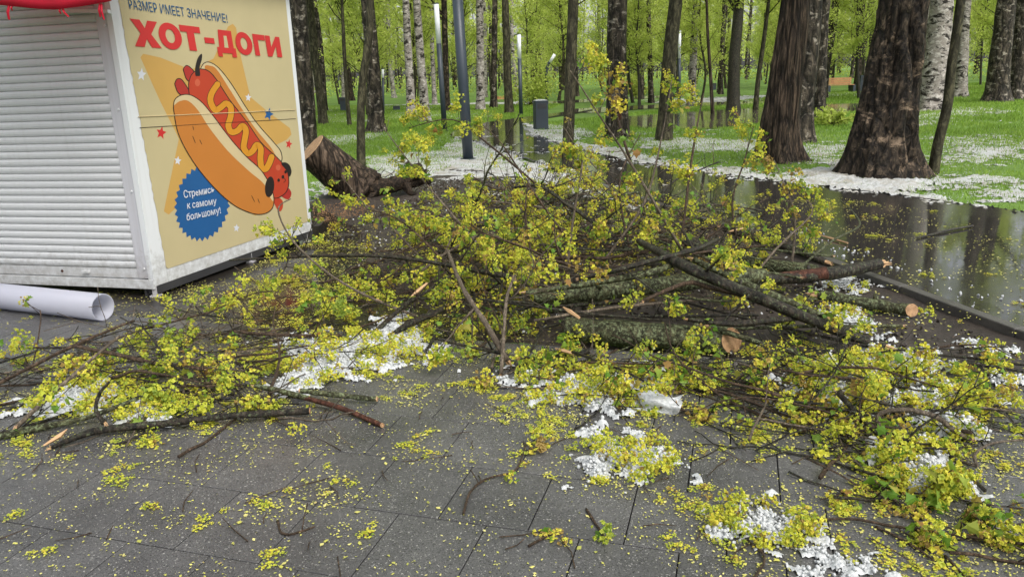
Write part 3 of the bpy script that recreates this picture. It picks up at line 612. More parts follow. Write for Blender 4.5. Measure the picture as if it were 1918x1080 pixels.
BL = {'Х': [[(0, 0), (.36, 0), (.5, .30), (.64, 0), (1, 0), (.70, .5), (1, 1), (.64, 1), (.5, .70), (.36, 1), (0, 1), (.30, .5)]], 'О': ringp(),
      'Т': [[(.32, 0), (.68, 0), (.68, .74), (1, .74), (1, 1), (0, 1), (0, .74), (.32, .74)]], '-': [[(0, .36), (1, .36), (1, .60), (0, .60)]],
      'Д': [[(0, -.16), (.24, -.16), (.24, 0), (.76, 0), (.76, -.16), (1, -.16), (1, .24), (.90, .24), (.90, 1), (.20, 1), (.12, .24), (0, .24)]],
      'Г': [[(0, 0), (.40, 0), (.40, .74), (1, .74), (1, 1), (0, 1)]], 'И': [[(0, 0), (.30, 0), (.66, .52), (.66, 0), (1, 0), (1, 1), (.72, 1), (.34, .46), (.34, 1), (0, 1)]]}
for ch, x0, x1 in (('Х', 243, 295), ('О', 294, 338), ('Т', 337, 376), ('-', 382, 401), ('Д', 404, 440), ('О', 442, 474), ('Г', 477, 500), ('И', 501, 529)):
    block(BL[ch], (x0 - 243) / 287.0, (x1 - 243) / 287.0, BQ, 'poster_red')
block([[(.40, .24), (.62, .24), (.62, .76), (.46, .76)]], (404 - 243) / 287.0, (440 - 243) / 287.0, BQ, 'poster_cream')
lettering('Стр\u0065мись', [(345, 371), (402, 360), (401, 348), (343, 357)], 'poster_white', .013)
lettering('к самому', [(351, 391), (406, 382), (405, 370), (350, 378)], 'poster_white', .013)
lettering('большому!', [(350, 413), (414, 399), (412, 387), (349, 400)], 'poster_white', .013)
# panel seam across the poster
LAY[0] += .001
mb = MB(); mb.tube([sidepx(259, 219, .008), sidepx(553, 206, .008)], .0032, 6); kpart('seam', mb, 'poster_crumb', poster)
mb = MB(); mb.tube([sidepx(262, 239.5, .006), sidepx(554, 222.5, .006)], .0022, 5); kpart('seam', mb, 'poster_black', poster)  # black rod draws the dark gap and shadow below the raised strip

# ------------------------------------------------------------------ roll of white sheet lying in front of the shutter
A = G(193, 575, .108); B = A + (G(-120, 541, .108) - A) * 1.35; ax = (B - A) / np.linalg.norm(B - A)
u = np.cross(ax, (0, 0, 1.)); u /= np.linalg.norm(u); v = np.cross(ax, u)
V = []; NS = 40
for t in (0, .5, 1):
    for ro in (.094, .088):
        for k in range(NS): a = 2 * math.pi * k / NS; V.append(A + (B - A) * t + ro * (math.cos(a) * u + math.sin(a) * v))
V = np.array(V); Q = []
for s in range(2):
    for w_, fl in ((0, 0), (1, 1)):
        for k in range(NS):
            a = s * 2 * NS + w_ * NS + k; b = s * 2 * NS + w_ * NS + (k + 1) % NS; q = (a, b, b + 2 * NS, a + 2 * NS); Q.append(q if not fl else q[::-1])
for k in range(NS): k2 = (k + 1) % NS; Q.append((k, NS + k, NS + k2, k2)); Q.append((4*NS + k, 4*NS + k2, 5*NS + k2, 5*NS + k))
tag(obj('sheet_roll', mesh('sheet_roll', V - A, [np.array(Q)], smooth=True), 'vinyl', loc=A), 'white hollow roll of plastic sheet lying before the kiosk shutter', 'plastic roll')

# ------------------------------------------------------------------ blossom, leaves, branches
rng = np.random.RandomState(7)
def umbel_template(seed, n=22):
    r = np.random.RandomState(seed); V = []; Q = []; t = []
    for i in range(n):
        a = r.uniform(0, 2*math.pi); e = math.acos(r.uniform(-.25, 1)); rad = r.uniform(.016, .046)
        d = np.array([math.sin(e)*math.cos(a), math.sin(e)*math.sin(a), math.cos(e)]); c = d * rad + np.array([0, 0, .012])
        x = np.cross(d, r.normal(size=3)); x /= np.linalg.norm(x); y = np.cross(d, x); s = r.uniform(.0065, .0105)
        b = len(V); V += [c + x*s, c + y*s + d*.003, c - x*s, c - y*s + d*.003, c + d*s + x*s*.3, c + y*s*.8, c - d*s, c - y*s*.8]; Q += [(b, b+1, b+2, b+3), (b+4, b+5, b+6, b+7)]
        t += [np.clip(r.normal(.63, .20), 0, .95)] * 8
    return np.array(V), np.array(Q), np.array(t)
def leaf_template(seed, n=3):
    r = np.random.RandomState(seed); V = []; T = []; t = []
    for i in range(n):
        a = i * 2*math.pi/n + r.uniform(-.5, .5); L = r.uniform(.030, .054); droop = r.uniform(.1, 1.35)
        rad = np.array([math.cos(a), math.sin(a), 0]); side = np.array([-math.sin(a), math.cos(a), 0]); fw = rad * math.cos(droop) - np.array([0, 0, 1.]) * math.sin(droop); nn = np.cross(fw, side)
        sh = [(0, 0), (.25, .28), (.12, .55), (.50, .38), (.62, .50), (.70, .22), (1, 0), (.70, -.22), (.62, -.50), (.50, -.38), (.12, -.55), (.25, -.28)]
        st = rad * .018 - np.array([0, 0, .006]); b = len(V); fold = r.uniform(.15, .5)
        for (f, s) in sh: V.append(st + L * (f * fw + s * side + abs(s) * fold * nn - .18 * f * f * np.array([0, 0, 1.])))
        T += [(b+0, b+1, b+11), (b+1, b+3, b+9), (b+1, b+9, b+11), (b+1, b+2, b+3), (b+11, b+9, b+10), (b+3, b+5, b+7), (b+3, b+7, b+9), (b+3, b+4, b+5), (b+9, b+7, b+8), (b+5, b+6, b+7)]
        t += [np.clip(r.normal(.45, .25), 0, 1)] * 12
    return np.array(V), np.array(T), np.array(t)
UMB = [umbel_template(i) for i in range(6)]; LEA = [leaf_template(20 + i, 2 + i % 3) for i in range(6)]
def rand_rots(D, r):
    """rotation matrices that carry +Z to D with random spin"""
    D = D / (np.linalg.norm(D, axis=1)[:, None] + 1e-9); h = np.where(np.abs(D[:, 2:3]) < .9, np.array([[0, 0, 1.]]), np.array([[1., 0, 0]]))
    x = np.cross(h, D); x /= np.linalg.norm(x, axis=1)[:, None]; y = np.cross(D, x); a = r.uniform(0, 2*math.pi, len(D)); c, s = np.cos(a)[:, None], np.sin(a)[:, None]
    return np.stack([x*c + y*s, -x*s + y*c, D], -1)
def scatter(P, D, S, temps, r, tvar=.15, floor=None, shift=0.0):
    mb = MB(); k = r.randint(0, len(temps), len(P))
    for j, (V, F, t) in enumerate(temps):
        m = k == j
        if not m.any(): continue
        R = rand_rots(D[m], r); W = np.einsum('nij,vj->nvi', R, V) * S[m][:, None, None] + P[m][:, None]
        nv = len(V); Fi = (F[None] + (np.arange(m.sum()) * nv)[:, None, None]).reshape(-1, F.shape[1])
        W = W.reshape(-1, 3)
        if floor is not None: W[:, 2] = np.maximum(W[:, 2], floor + .006 * r.rand(len(W)))
        tt = np.clip((t[None] + shift + r.normal(0, tvar, m.sum())[:, None]).ravel(), 0, 1)
        mb.add(W, Fi if F.shape[1] == 4 else None, Fi if F.shape[1] == 3 else None, tt)
    return mb
def unit(v): return v / (np.linalg.norm(v) + 1e-9)
def grow(mb, tips, p, d, L, r0, level, maxl, r, floor, up=.02, spread=(.5, .95), spacing=.15, wob=.10):
    n = max(4, int(L / .075)); P = [np.array(p, float)]; D = [unit(d)]; st = L / n
    for i in range(n):
        d = unit(D[-1] + r.normal(0, wob, 3) + np.array([0, 0, up]))
        q = P[-1] + d * st
        if q[2] < floor + r0 * .5: q[2] = floor + r0 * .5 + r.uniform(0, .01); d = unit(np.array([d[0], d[1], max(d[2], .02)]))
        P.append(q); D.append(d)
    R = np.maximum(np.linspace(r0, r0 * .38, n + 1), .0026)
    mb.tube(P, R, 7 if r0 > .014 else (5 if r0 > .006 else 3))
    P = np.array(P)
    tips.append((P[-1], D[-1], level))
    if level < maxl:
        s = spacing * r.uniform(.6, 1.4) + (.15 * L if level == 0 else 0); flip = r.rand() < .5
        while s < L * .97:
            f = s / L * n; i = min(int(f), n - 1); q = P[i] + (P[i+1] - P[i]) * (f - i); dd = D[i]
            h = np.array([0, 0, 1.]) if not flip else unit(np.cross(dd, [0, 0, 1.]) + 1e-6)
            sd = unit(np.cross(dd, h) + 1e-6); flip = not flip
            for sg in (1, -1):
                if r.rand() < .30: continue
                a = r.uniform(*spread); cl = L * (1 - .6 * s / L) * r.uniform(.22, .5)
                if cl < .06: tips.append((q, unit(dd * .5 + sg * sd), level + 1)); continue
                nd = unit(dd * math.cos(a) + sg * sd * math.sin(a) + r.normal(0, .15, 3))
                grow(mb, tips, q, nd, cl, max(.0028, R[i] * r.uniform(.45, .68)), level + 1, maxl, r, floor, up * 1.6, spread, spacing * .85, wob * 1.15)
            s += spacing * r.uniform(.7, 1.4)
LAST = [None]
def branch(name, label, cat, group, p, d, L, r0, seed, floor=.014, maxl=2, up=.02, bloom=.8, leafy=.55, bark_='bark_twig', spacing=.15, path=None, radii=None, scale=1.0, wob=.10, sub=(.25, .55), slant=0.0, sink=None):
    r = np.random.RandomState(seed); mb = MB(); tips = []
    if path is None:
        grow(mb, tips, p, d, L, r0, 0, maxl, r, floor, up, spacing=spacing, wob=wob)
    else:
        P = smooth_path(path, 6); P = P + np.cumsum(r.normal(0, .0022, P.shape), 0) * np.linspace(0, 1, len(P))[:, None] * np.linspace(1, 0, len(P))[:, None] * 2; R = np.interp(np.linspace(0, 1, len(P)), np.linspace(0, 1, len(radii)), radii)
        R = R * (1 + .06 * r.normal(size=len(R)))
        if max(radii) > .03:
            Pd = np.stack([np.interp(np.linspace(0, 1, len(P) * 3), np.linspace(0, 1, len(P)), P[:, k]) for k in range(3)], 1); Rd = np.interp(np.linspace(0, 1, len(Pd)), np.linspace(0, 1, len(R)), R) * (1 + .10 * (fbm(np.linspace(0, 9, len(Pd)) + seed, np.zeros(len(Pd))) - .5))
            rt_ = rough_tube(Pd, Rd, 20, max(radii) * .10, seed, 14, 2.6); V_ = rt_.v[0]
            if slant:
                ax_ = unit(Pd[-1] - Pd[-3]); tc_ = unit(EYE - Pd[-1]); tc_ = unit(tc_ - ax_ * (tc_ @ ax_))
                for q_ in range(1, 9):
                    i_ = len(Pd) - q_; sl = slice(i_ * 20, i_ * 20 + 20); V_[sl] = V_[sl] - ax_ * (((V_[sl] - Pd[i_]) @ tc_ + Rd[-1]) * slant * (1 - (q_ - 1) / 8))[:, None]
            LAST[0] = V_[-20:].copy(); mb.add(V_, rt_.q[0], rt_.t[0])
            for kn in range(r.randint(2, 5)):      # knots and broken-off stubs
                i = r.randint(3, len(P) - 3); dk = unit(np.cross(unit(P[i] - P[i-1]), r.normal(size=3)) + np.array([0, 0, .3])); mb.tube([P[i] + dk * R[i] * .7, P[i] + dk * (R[i] + .012), P[i] + dk * (R[i] + r.uniform(.015, .05))], [R[i] * .42, R[i] * .30, R[i] * .22], 7)
        else: mb.tube(P, R, 8)
        tips.append((P[-1], unit(P[-1] - P[-2]), 0)); p = P[0]
        tot = np.linalg.norm(np.diff(P, axis=0), axis=1).sum(); nk = int(tot / spacing) if spacing < 5 else 0
        for k in range(nk):
            i = r.randint(len(P) // 5, len(P) - 1); dd = unit(P[i] - P[i-1]); sd = unit(np.cross(dd, r.normal(size=3)) + np.array([0, 0, .25]))
            grow(mb, tips, P[i], unit(dd * .5 + sd), r.uniform(*sub), max(.003, min(R[i] * .5, .012)), 1, maxl, r, floor, up, spacing=.11, wob=.11)
    if sink is not None:
        sink['w'].append(mb); T = [t for t in tips if t[2] >= 1]; PT = np.array([t[0] for t in T]); DT = np.array([t[1] for t in T])
        k = r.rand(len(T)) < bloom
        if k.any(): sink['b'].append(scatter(PT[k], DT[k] + r.normal(0, .5, (k.sum(), 3)), r.uniform(.5, 1.3, k.sum()), UMB, r, .22, floor))
        return None
    base = np.array(p, float)
    root = empty(name, base); tag(root, label, cat, group)
    obj('stem', mb.mesh('stem', True, base), bark_, root)
    T = [t for t in tips if t[2] >= 1] or tips
    if T and bloom > 0:
        PT = np.array([t[0] for t in T]); DT = np.array([t[1] for t in T]); k = r.rand(len(T)) < bloom
        if k.any():
            D_ = DT[k] * .6 + np.array([0, 0, .05]) + r.normal(0, .55, (k.sum(), 3))
            # umbels cluster in twos and threes
            rep = np.where(r.rand(k.sum()) < .25, r.randint(3, 6, k.sum()), r.randint(1, 3, k.sum())); Pk = np.repeat(PT[k], rep, 0) + r.normal(0, .024, (rep.sum(), 3)) - np.array([0, 0, .012]); Dk = np.repeat(D_, rep, 0) + r.normal(0, .3, (rep.sum(), 3))
            b = scatter(Pk, Dk, np.clip(r.lognormal(-.12, .38, len(Pk)), .35, 1.7) * scale, UMB, r, .22, floor, r.normal(0, .14)); obj('blossom', b.mesh('blossom', False, base), 'blossom', root)
        k = r.rand(len(T)) < leafy
        if k.any():
            b = scatter(PT[k], DT[k] * .8 + np.array([0, 0, .15]) + r.normal(0, .45, (k.sum(), 3)), r.uniform(.45, 1.25, k.sum()) * scale, LEA, r, .22, floor); obj('leaves', b.mesh('leaves', False, base), 'young_leaf', root)
    return root

def rough_tube(P, R, n, amp, seed, fz=6, fa=2.2):
    """tube with bark ridges; returns MB"""
    mb = MB(); P = np.asarray(P); mb.tube(P, R, n); V = mb.v[0]; m = len(P); a = np.tile(np.arange(n) * 2*math.pi/n, m); l = np.repeat(np.concatenate([[0], np.cumsum(np.linalg.norm(np.diff(P, axis=0), axis=1))]), n)
    C = np.repeat(P, n, 0); dr = V - C; rr = np.linalg.norm(dr, axis=1)[:, None] + 1e-9
    nz = fbm(np.cos(a) * fa + seed, np.sin(a) * fa, l * fz * .4, 3); rid = 1 - np.abs(2 * vnoise(np.cos(a) * fa * 3 + seed, np.sin(a) * fa * 3, l * fz) - 1)
    mb.v[0] = C + dr / rr * (rr + (amp * (rid - .5) + amp * 1.2 * (nz - .5))[:, None]); return mb
# ---- the large heap: thick pieces one by one (sight line, height, radius)
BARK_W0 = {'bark_twig': 'brown', 'bark_wet': 'dark', 'bark_twig_grey': 'grey', 'bark_moss': 'lichened'}
def PP(*pts): return np.array([G(x, y, z) for x, y, z in pts])
def cut_disc(P, d, rad, parent, base, material='sawn'):
    mb = MB(); d = unit(d); mb.tube([P - d * .004, P + d * .003], [rad * .97, rad * .955], 18); obj('sawn_end', mb.mesh('sawn_end', False, P), material, parent, P - base)
def log(name, label, pts, radii, bark_='bark_moss', seed=1, cut0=False, cut1=False, group=None, twigs=99, bloom=0.0, leafy=0.0, sub=(.25, .5), cat='log'):
    path = PP(*pts); o = branch(name, label, cat, group, None, None, 0, 0, seed, path=path, radii=radii, bark_=bark_, spacing=twigs, bloom=bloom, leafy=leafy, sub=sub, maxl=2, slant=.75 if cut1 and max(radii) > .03 else 0.0)
    b = np.array(o.location); P = smooth_path(path, 6)
    if cut1 and max(radii) > .03:
        L_ = LAST[0]; c_ = L_.mean(0); nn = unit(np.cross(L_[5] - c_, L_[0] - c_)); nn = nn if nn @ (EYE - c_) > 0 else -nn; ring = c_ + (L_ - c_) * .97 + nn * .003; back = ring - nn * .012
        mbc = MB(); mbc.add(np.concatenate([[c_ + nn * .0035], ring, back]), [(1 + k, 1 + (k + 1) % 20, 21 + (k + 1) % 20, 21 + k) for k in range(20)], [(0, 1 + k, 1 + (k + 1) % 20) for k in range(20)]); obj('sawn_end', mbc.mesh('sawn_end', False, c_), 'sawn', o, c_ - b)
    elif cut1: cut_disc(P[-1], P[-1] - P[-3], radii[-1], o, b)
    if cut0: cut_disc(P[0], P[0] - P[2], radii[0], o, b)
    if max(radii) > .011 and name != 'shoot':
        rs_ = np.random.RandomState(seed + 900)
        for flag, e_, d_, r_ in ((cut1, P[-1], unit(P[-1] - P[-3]), radii[-1]), (cut0, P[0], unit(P[0] - P[2]), radii[0])):
            if flag or r_ < .009 or r_ > .044: continue
            mt = MB(); u_ = unit(np.cross(d_, [0, 0, 1.])); v_ = np.cross(d_, u_)
            for q_ in range(9):
                a_ = rs_.uniform(0, 6.28); f_ = e_ + (u_ * math.cos(a_) + v_ * math.sin(a_)) * r_ * rs_.uniform(.1, .75) - d_ * .01; L_ = r_ * rs_.uniform(.5, 3.2); mt.tube([f_, f_ + d_ * L_ * .6 + rs_.normal(0, .002, 3), f_ + d_ * L_ + rs_.normal(0, .004, 3)], [r_ * .26, r_ * .18, .001], 4)
            obj('torn_end', mt.mesh('torn_end', False, b), 'splinter', o)
    return o
log('log', 'thick lichen-covered log with pale sawn end nearest the paving', [(1060, 614, .075), (1200, 626, .075), (1389, 638, .075)], [.070, .073, .075], seed=2, cut1=True)
log('log', 'long mossy log lying across the middle of the heap', [(1000, 556, .22), (1120, 546, .24), (1290, 527, .24), (1430, 515, .2)], [.054, .056, .050, .045], seed=3)
lg = log('log', 'log with reddish stripped bark pointing over the kerb', [(1360, 527, .14), (1470, 520, .13), (1560, 511, .13), (1648, 494, .15)], [.036, .044, .045, .040], 'bark_wet', seed=4)
P = smooth_path(PP((1376, 526, .14), (1470, 520, .13), (1545, 512.5, .13)), 6); mb = rough_tube(P, np.linspace(.030, .0475, len(P)) * 1.02, 18, .006, 4, 16, 2.6); obj('stripped_patch', mb.mesh('stripped_patch', True, np.array(lg.location)), 'stripped', lg)
log('limb', 'long dark limb sloping from the heap down to the yellow hail', [(1195, 450, .50), (1262, 488, .46), (1335, 522, .40), (1500, 592, .20), (1655, 652, .05)], [.016, .030, .034, .033, .030], 'bark_wet', seed=5, twigs=.6, bloom=.5, leafy=.5, cat='branch')
log('limb', 'lichen-green limb lying just behind the long dark sloping limb', [(1300, 487, .38), (1400, 534, .30), (1500, 577, .18), (1590, 618, .08)], [.020, .024, .025, .020], 'bark_moss', seed=6, twigs=.7, bloom=.5, leafy=.5, cat='branch')
log('limb', 'smooth curved limb joining the dark sloping limb', [(985, 548, .30), (1100, 532, .34), (1215, 512, .40), (1270, 490, .44)], [.016, .020, .022, .022], 'bark_moss', seed=7, cat='branch')
log('limb', 'brown limb arching over the top of the dark sloping limb', [(1085, 522, .35), (1190, 498, .45), (1300, 468, .50), (1345, 448, .48)], [.012, .016, .017, .014], 'bark_wet', seed=8, twigs=.5, bloom=.6, leafy=.5, cat='branch')
log('log', 'short log with round sawn end above the stripped log', [(1285, 452, .30), (1330, 470, .26), (1376, 497, .20)], [.042, .045, .046], 'bark_wet', seed=9, cut1=True)
log('log', 'mossy log behind the stripped log, partly in slush', [(1375, 486, .08), (1450, 498, .08), (1530, 508, .08)], [.05, .052, .048], 'bark_moss', seed=10)
log('log', 'smooth brown limb running from the heap towards the kerb', [(1355, 425, .22), (1400, 440, .20), (1470, 462, .14), (1545, 490, .06)], [.034, .036, .032, .026], 'bark_wet', seed=11, cat='branch')
log('log', 'thin lichened log with orange sawn end on the soil by the kerb', [(1535, 552, .05), (1620, 568, .045), (1718, 582, .045)], [.036, .040, .040], 'bark_moss', seed=12, cut1=True)
log('branch', 'bent reddish branch hooking over the mossy log', [(1205, 563, .32), (1285, 531, .37), (1330, 538, .34), (1440, 568, .24), (1560, 610, .14), (1650, 648, .05)], [.010, .015, .016, .017, .016, .012], 'bark_twig', seed=13, cat='branch')
log('branch', 'slim dark branch above the sawn log', [(1290, 598, .2), (1370, 606, .2), (1480, 597, .18), (1560, 590, .1)], [.014, .018, .018, .014], 'bark_wet', seed=14, twigs=.5, bloom=.5, leafy=.4, cat='branch')
log('branch', 'green lichened branch leaning past the sawn log end', [(1330, 612, .16), (1420, 640, .10), (1500, 665, .05), (1480, 700, .02)], [.016, .018, .016, .012], 'bark_moss', seed=15, cat='branch')
log('branch', 'grey limb bending steeply down at the front of the heap', [(838, 468, .50), (868, 540, .42), (912, 608, .25), (950, 675, .05)], [.010, .014, .017, .018], 'bark_twig_grey', seed=16, twigs=.5, bloom=.7, leafy=.5, cat='branch')
log('branch', 'pair-forked grey branch rising from the front of the heap', [(938, 700, .02), (945, 620, .22), (950, 560, .36), (965, 515, .46)], [.012, .011, .010, .007], 'bark_twig_grey', seed=17, twigs=.25, bloom=.7, leafy=.5, cat='branch')
log('branch', 'black wet limb arching at the back of the heap', [(960, 352, .55), (1010, 349, .60), (1060, 382, .48), (1130, 430, .30), (1180, 470, .2)], [.008, .014, .018, .022, .022], 'bark_wet', seed=18, twigs=.22, bloom=.7, leafy=.5, cat='branch')
log('branch', 'dark broken stick under the yellow flowers in the heap', [(720, 640, .03), (760, 610, .10), (790, 596, .12), (850, 570, .12)], [.02, .022, .024, .02], 'bark_wet', seed=19, cat='branch')
log('branch', 'straight dark branch low across the heap beside the kiosk', [(430, 487, .18), (540, 482, .24), (680, 478, .30), (800, 490, .30), (960, 520, .25)], [.008, .011, .014, .017, .02], 'bark_wet', seed=20, twigs=.2, bloom=.7, leafy=.4, cat='branch')
for k, (a, b, zz_, rr_, bk_) in enumerate([((1120, 470), (1560, 480), .22, .012, 'bark_moss'), ((1150, 500), (1480, 455), .30, .010, 'bark_twig'), ((1060, 590), (1420, 590), .16, .011, 'bark_wet'), ((1180, 430), (1500, 520), .25, .012, 'bark_moss'), ((1230, 400), (1430, 395), .28, .010, 'bark_wet'), ((1000, 600), (1330, 560), .22, .010, 'bark_twig_grey'), ((1260, 560), (1680, 660), .10, .010, 'bark_wet'), ((1160, 540), (1530, 560), .18, .009, 'bark_moss'), ((1080, 440), (1380, 480), .34, .009, 'bark_twig'), ((1300, 620), (1690, 610), .06, .012, 'bark_moss'), ((900, 560), (1240, 600), .25, .009, 'bark_wet'), ((880, 430), (1190, 470), .36, .009, 'bark_wet')]):
    mx_ = ((a[0] + b[0]) / 2, (a[1] + b[1]) / 2 - 14 + 9 * (k % 4)); PL = ['topmost behind the stripped log', 'crossing above the mossy log', 'low beside the sawn log', 'running down to the kerb', 'at the back by the path', 'in front of the mossy log', 'reaching the largest hail heap', 'under the sloping limbs', 'over the round sawn end', 'nearest the soil under the limbs', 'left of the mossy log', 'near the back shoots']
    log('branch', f"long thin {BARK_W0[bk_]} branch fanning right, {PL[k]}", [(a[0], a[1], zz_), (mx_[0], mx_[1], zz_ * .95), (b[0], b[1], zz_ * .55)], [rr_ * .7, rr_, rr_ * .8], bk_, seed=140 + k, twigs=.30, bloom=.35, leafy=.3, sub=(.15, .4), cat='branch')
# tall grey shoots that stand out of the heap
shoots = [([(1275, 465), (1190, 322), (1120, 215), (1068, 132)], 5.4, 5.3, 'tall bare shoot reaching highest above the heap'),
          ([(1275, 462), (1300, 270), (1318, 175)], 5.5, 5.8, 'tall shoot with a leaf tuft beside the reddish trunk'),
          ([(965, 545), (905, 470), (800, 345), (715, 235)], 5.2, 6.0, 'long grey shoot leaning towards the uprooted stump'),
          ([(1010, 350), (915, 270), (850, 225), (765, 240)], 7.4, 7.2, 'twiggy shoot standing over the snowy lawn by the lamp post'),
          ([(1060, 520), (1075, 400), (1090, 310), (1085, 270)], 5.6, 5.8, 'thin upright shoot in front of the slim dark trunk'),
          ([(1380, 450), (1372, 375), (1395, 300), (1412, 235)], 6.2, 6.4, 'yellow-tufted shoot below the stringy-barked tree'),
          ([(1130, 490), (1205, 380), (1240, 250), (1258, 150)], 5.8, 6.2, 'blossoming shoot before the slim right-leaning trunk'),
          ([(870, 530), (760, 420), (690, 392)], 5.4, 6.0, 'grey shoot leaning left over the trampled soil'),
          ([(1480, 520), (1490, 410), (1470, 345), (1450, 300)], 5.8, 6.2, 'flowering shoot hanging over the wet path'),
          ([(1010, 540), (985, 420), (990, 330)], 5.4, 5.6, 'thin grey shoot in the middle of the heap'),
          ([(800, 600), (660, 540), (560, 465), (520, 395), (545, 372)], 5.0, 5.2, 'shoot with small leaf tufts in front of the poster'),
          ([(1180, 300), (1145, 180), (1140, 125)], 5.5, 5.5, 'bronze-leaved shoot tip high above the heap'),
          ([(1380, 560), (1450, 470), (1520, 400), (1500, 365)], 5.4, 5.9, 'flowering shoot nodding over the kerb side of the path'),
          ([(1080, 470), (1000, 360), (940, 270), (905, 235)], 6.4, 6.8, 'flowering shoot in front of the dark lamp post foot'),
          ([(820, 520), (740, 430), (700, 400), (640, 330)], 6.2, 6.6, 'wiry shoot before the root plate'),
          ([(1180, 470), (1160, 340), (1200, 250)], 6.4, 6.8, 'flowering shoot before the red-wounded trunk')]
for i, (pts, ya, yb, lab) in enumerate(shoots):
    pw = [atY(x, y, ya + (yb - ya) * k / (len(pts) - 1)) for k, (x, y) in enumerate(pts)]
    branch('shoot', lab, 'branch', None, None, None, 0, 0, 40 + i, path=np.array(pw), radii=[.011, .009, .006, .003], bark_='bark_twig_grey' if i % 2 == 0 else 'bark_twig', spacing=.14 if i != 10 else .5, bloom=.7, leafy=.6, sub=(.06, .26), maxl=2, up=.01)

def proj(p):
    v = np.asarray(p) - EYE; w_ = v @ FWD; return 959 + FOC * (v @ RGT) / w_, 540 - FOC * (v @ UPV) / w_
BARK_WORD = {'bark_twig': 'brown', 'bark_wet': 'dark', 'bark_twig_grey': 'grey', 'bark_moss': 'lichened'}
ZONES = {'branches of the large heap': [(640, 2000, 'at the kiosk end of the large heap'), (820, 460, 'at the back left of the large heap near the stump'), (820, 2000, 'at the front left of the large heap'), (1030, 400, 'at the back of the large heap below the lamp post'), (1030, 520, 'in the centre of the large heap'), (1030, 2000, 'at the front middle of the large heap'), (1230, 430, 'at the back of the large heap before the path'), (1230, 2000, 'left of the sawn log in the large heap'), (3000, 480, 'at the path side of the large heap'), (3000, 2000, 'by the sloping limbs of the large heap')],
         'left': [(230, 2000, 'at the left end of the low heap'), (420, 710, 'at the back of the low heap before the kiosk'), (420, 2000, 'at the front of the low heap'), (3000, 2000, 'at the hail end of the low heap')],
         'right': [(1250, 2000, 'below the sawn log'), (1480, 2000, 'between the sawn log and the largest hail heap'), (1650, 790, 'over the largest hail heap'), (1650, 2000, 'in front of the largest hail heap'), (3000, 2000, 'at the right rim of the right front heap')]}
def zone(group, p):
    x, y = proj(p); key = 'branches of the large heap' if 'large heap' in group else ('left' if 'low left' in group else ('right' if 'right front heap' in group else None))
    for (a, b, t) in ZONES.get(key, []):
        if x < a and y < b: return t
    return None
def heap(pg_px, n, label, group, zmax, Lr, seed, floor, r0=(.006, .015), peak=None, upr=(-.005, .045), maxl=2, bloom=.8, leafy=.5, spacing=.15, dirbias=None, zmin=0.0, scale=1.0, barks=('bark_twig', 'bark_wet', 'bark_twig_grey', 'bark_twig'), dz=(-.08, .22), joined=False):
    sink = {'w': [], 'b': []} if joined else None
    r = np.random.RandomState(seed); pg = poly(pg_px); lo, hi = pg.min(0), pg.max(0); cen = pg.mean(0); k = 0
    md = edge_dist(pg.mean(0)[None], pg)[0]
    while k < n:
        q = lo + r.rand(2) * (hi - lo)
        if not inside(q[None], pg)[0]: continue
        e = min(1, edge_dist(q[None], pg)[0] / md); z = zmin + zmax * e ** .8 * r.uniform(.05, 1)
        if dirbias is None: a = r.uniform(0, 2 * math.pi)
        else: a = dirbias + r.normal(0, .6) + (math.pi if r.rand() < .4 else 0)
        out = np.array([math.cos(a), math.sin(a)])
        # keep the stem mostly over the heap: aim back inside when near the rim
        if e < .35 and r.rand() < .75: out = unit(cen - q + r.normal(0, .6, 2))
        L = r.uniform(*Lr); d = np.array([out[0], out[1], r.uniform(*dz)]); p = np.array([q[0], q[1], floor + .01 + z]) - np.array([out[0], out[1], 0]) * L * .35
        zt = zone(group, np.array([q[0], q[1], floor + z])); bk = barks[k % len(barks)]; size_w = 'short' if L < Lr[0] * .62 + Lr[1] * .38 else 'long'
        rr_ = r.uniform(*r0); th_w = 'thin' if rr_ < (r0[0] + r0[1]) / 2 else 'stout'; gname = group if zt is None else ('bare ' if bloom < .3 else 'flowering ') + ('branches of the large heap' if 'large' in group else ('branches of the low left heap' if 'left' in group else 'branches of the right front heap'))
        lab = f"{size_w} {th_w} {BARK_WORD[bk]} {label}" if zt is None else f"{size_w} {th_w} {BARK_WORD[bk]} {'bare' if bloom < .3 else 'flowering'} branch {zt}"
        bl_ = bloom * r.uniform(.35, 1.5) if bloom > .3 else bloom
        branch('branch', lab, 'branch', gname, p, d, L, rr_, seed * 1000 + k, floor=floor, up=r.uniform(*upr), bloom=min(bl_, .95), leafy=leafy, bark_=barks[k % len(barks)], spacing=spacing, maxl=maxl, scale=scale, sink=sink)
        k += 1
    if joined:
        for nm, key, mt in (('fine_twigs', 'w', barks[0]), ('fine_blossom', 'b', 'blossom')):
            al = MB()
            for m_ in sink[key]:
                if not m_.v: continue
                V_ = np.concatenate(m_.v); al.add(V_, np.concatenate(m_.q) if m_.q else None, np.concatenate(m_.t) if m_.t else None, np.concatenate(m_.tint) if m_.tint else None)
            if al.v: tag(obj(nm, al.mesh(nm, key == 'w'), mt), label if key == 'w' else label.replace('twigs', 'blossom'), None, None, 'stuff')
big = [(640, 570), (700, 510), (800, 440), (900, 385), (1020, 355), (1180, 360), (1330, 405), (1440, 450), (1480, 510), (1420, 560), (1350, 620), (1250, 660), (1000, 690), (860, 655), (720, 615)]
tops = [(690, 500), (800, 435), (900, 400), (1060, 390), (1180, 440), (1120, 520), (900, 590), (740, 570)]
DB = math.radians(-12)
bloomy = [(640, 570), (700, 510), (800, 440), (900, 385), (1020, 355), (1150, 360), (1240, 400), (1260, 470), (1180, 540), (1220, 620), (1150, 680), (1000, 690), (860, 655), (720, 615)]
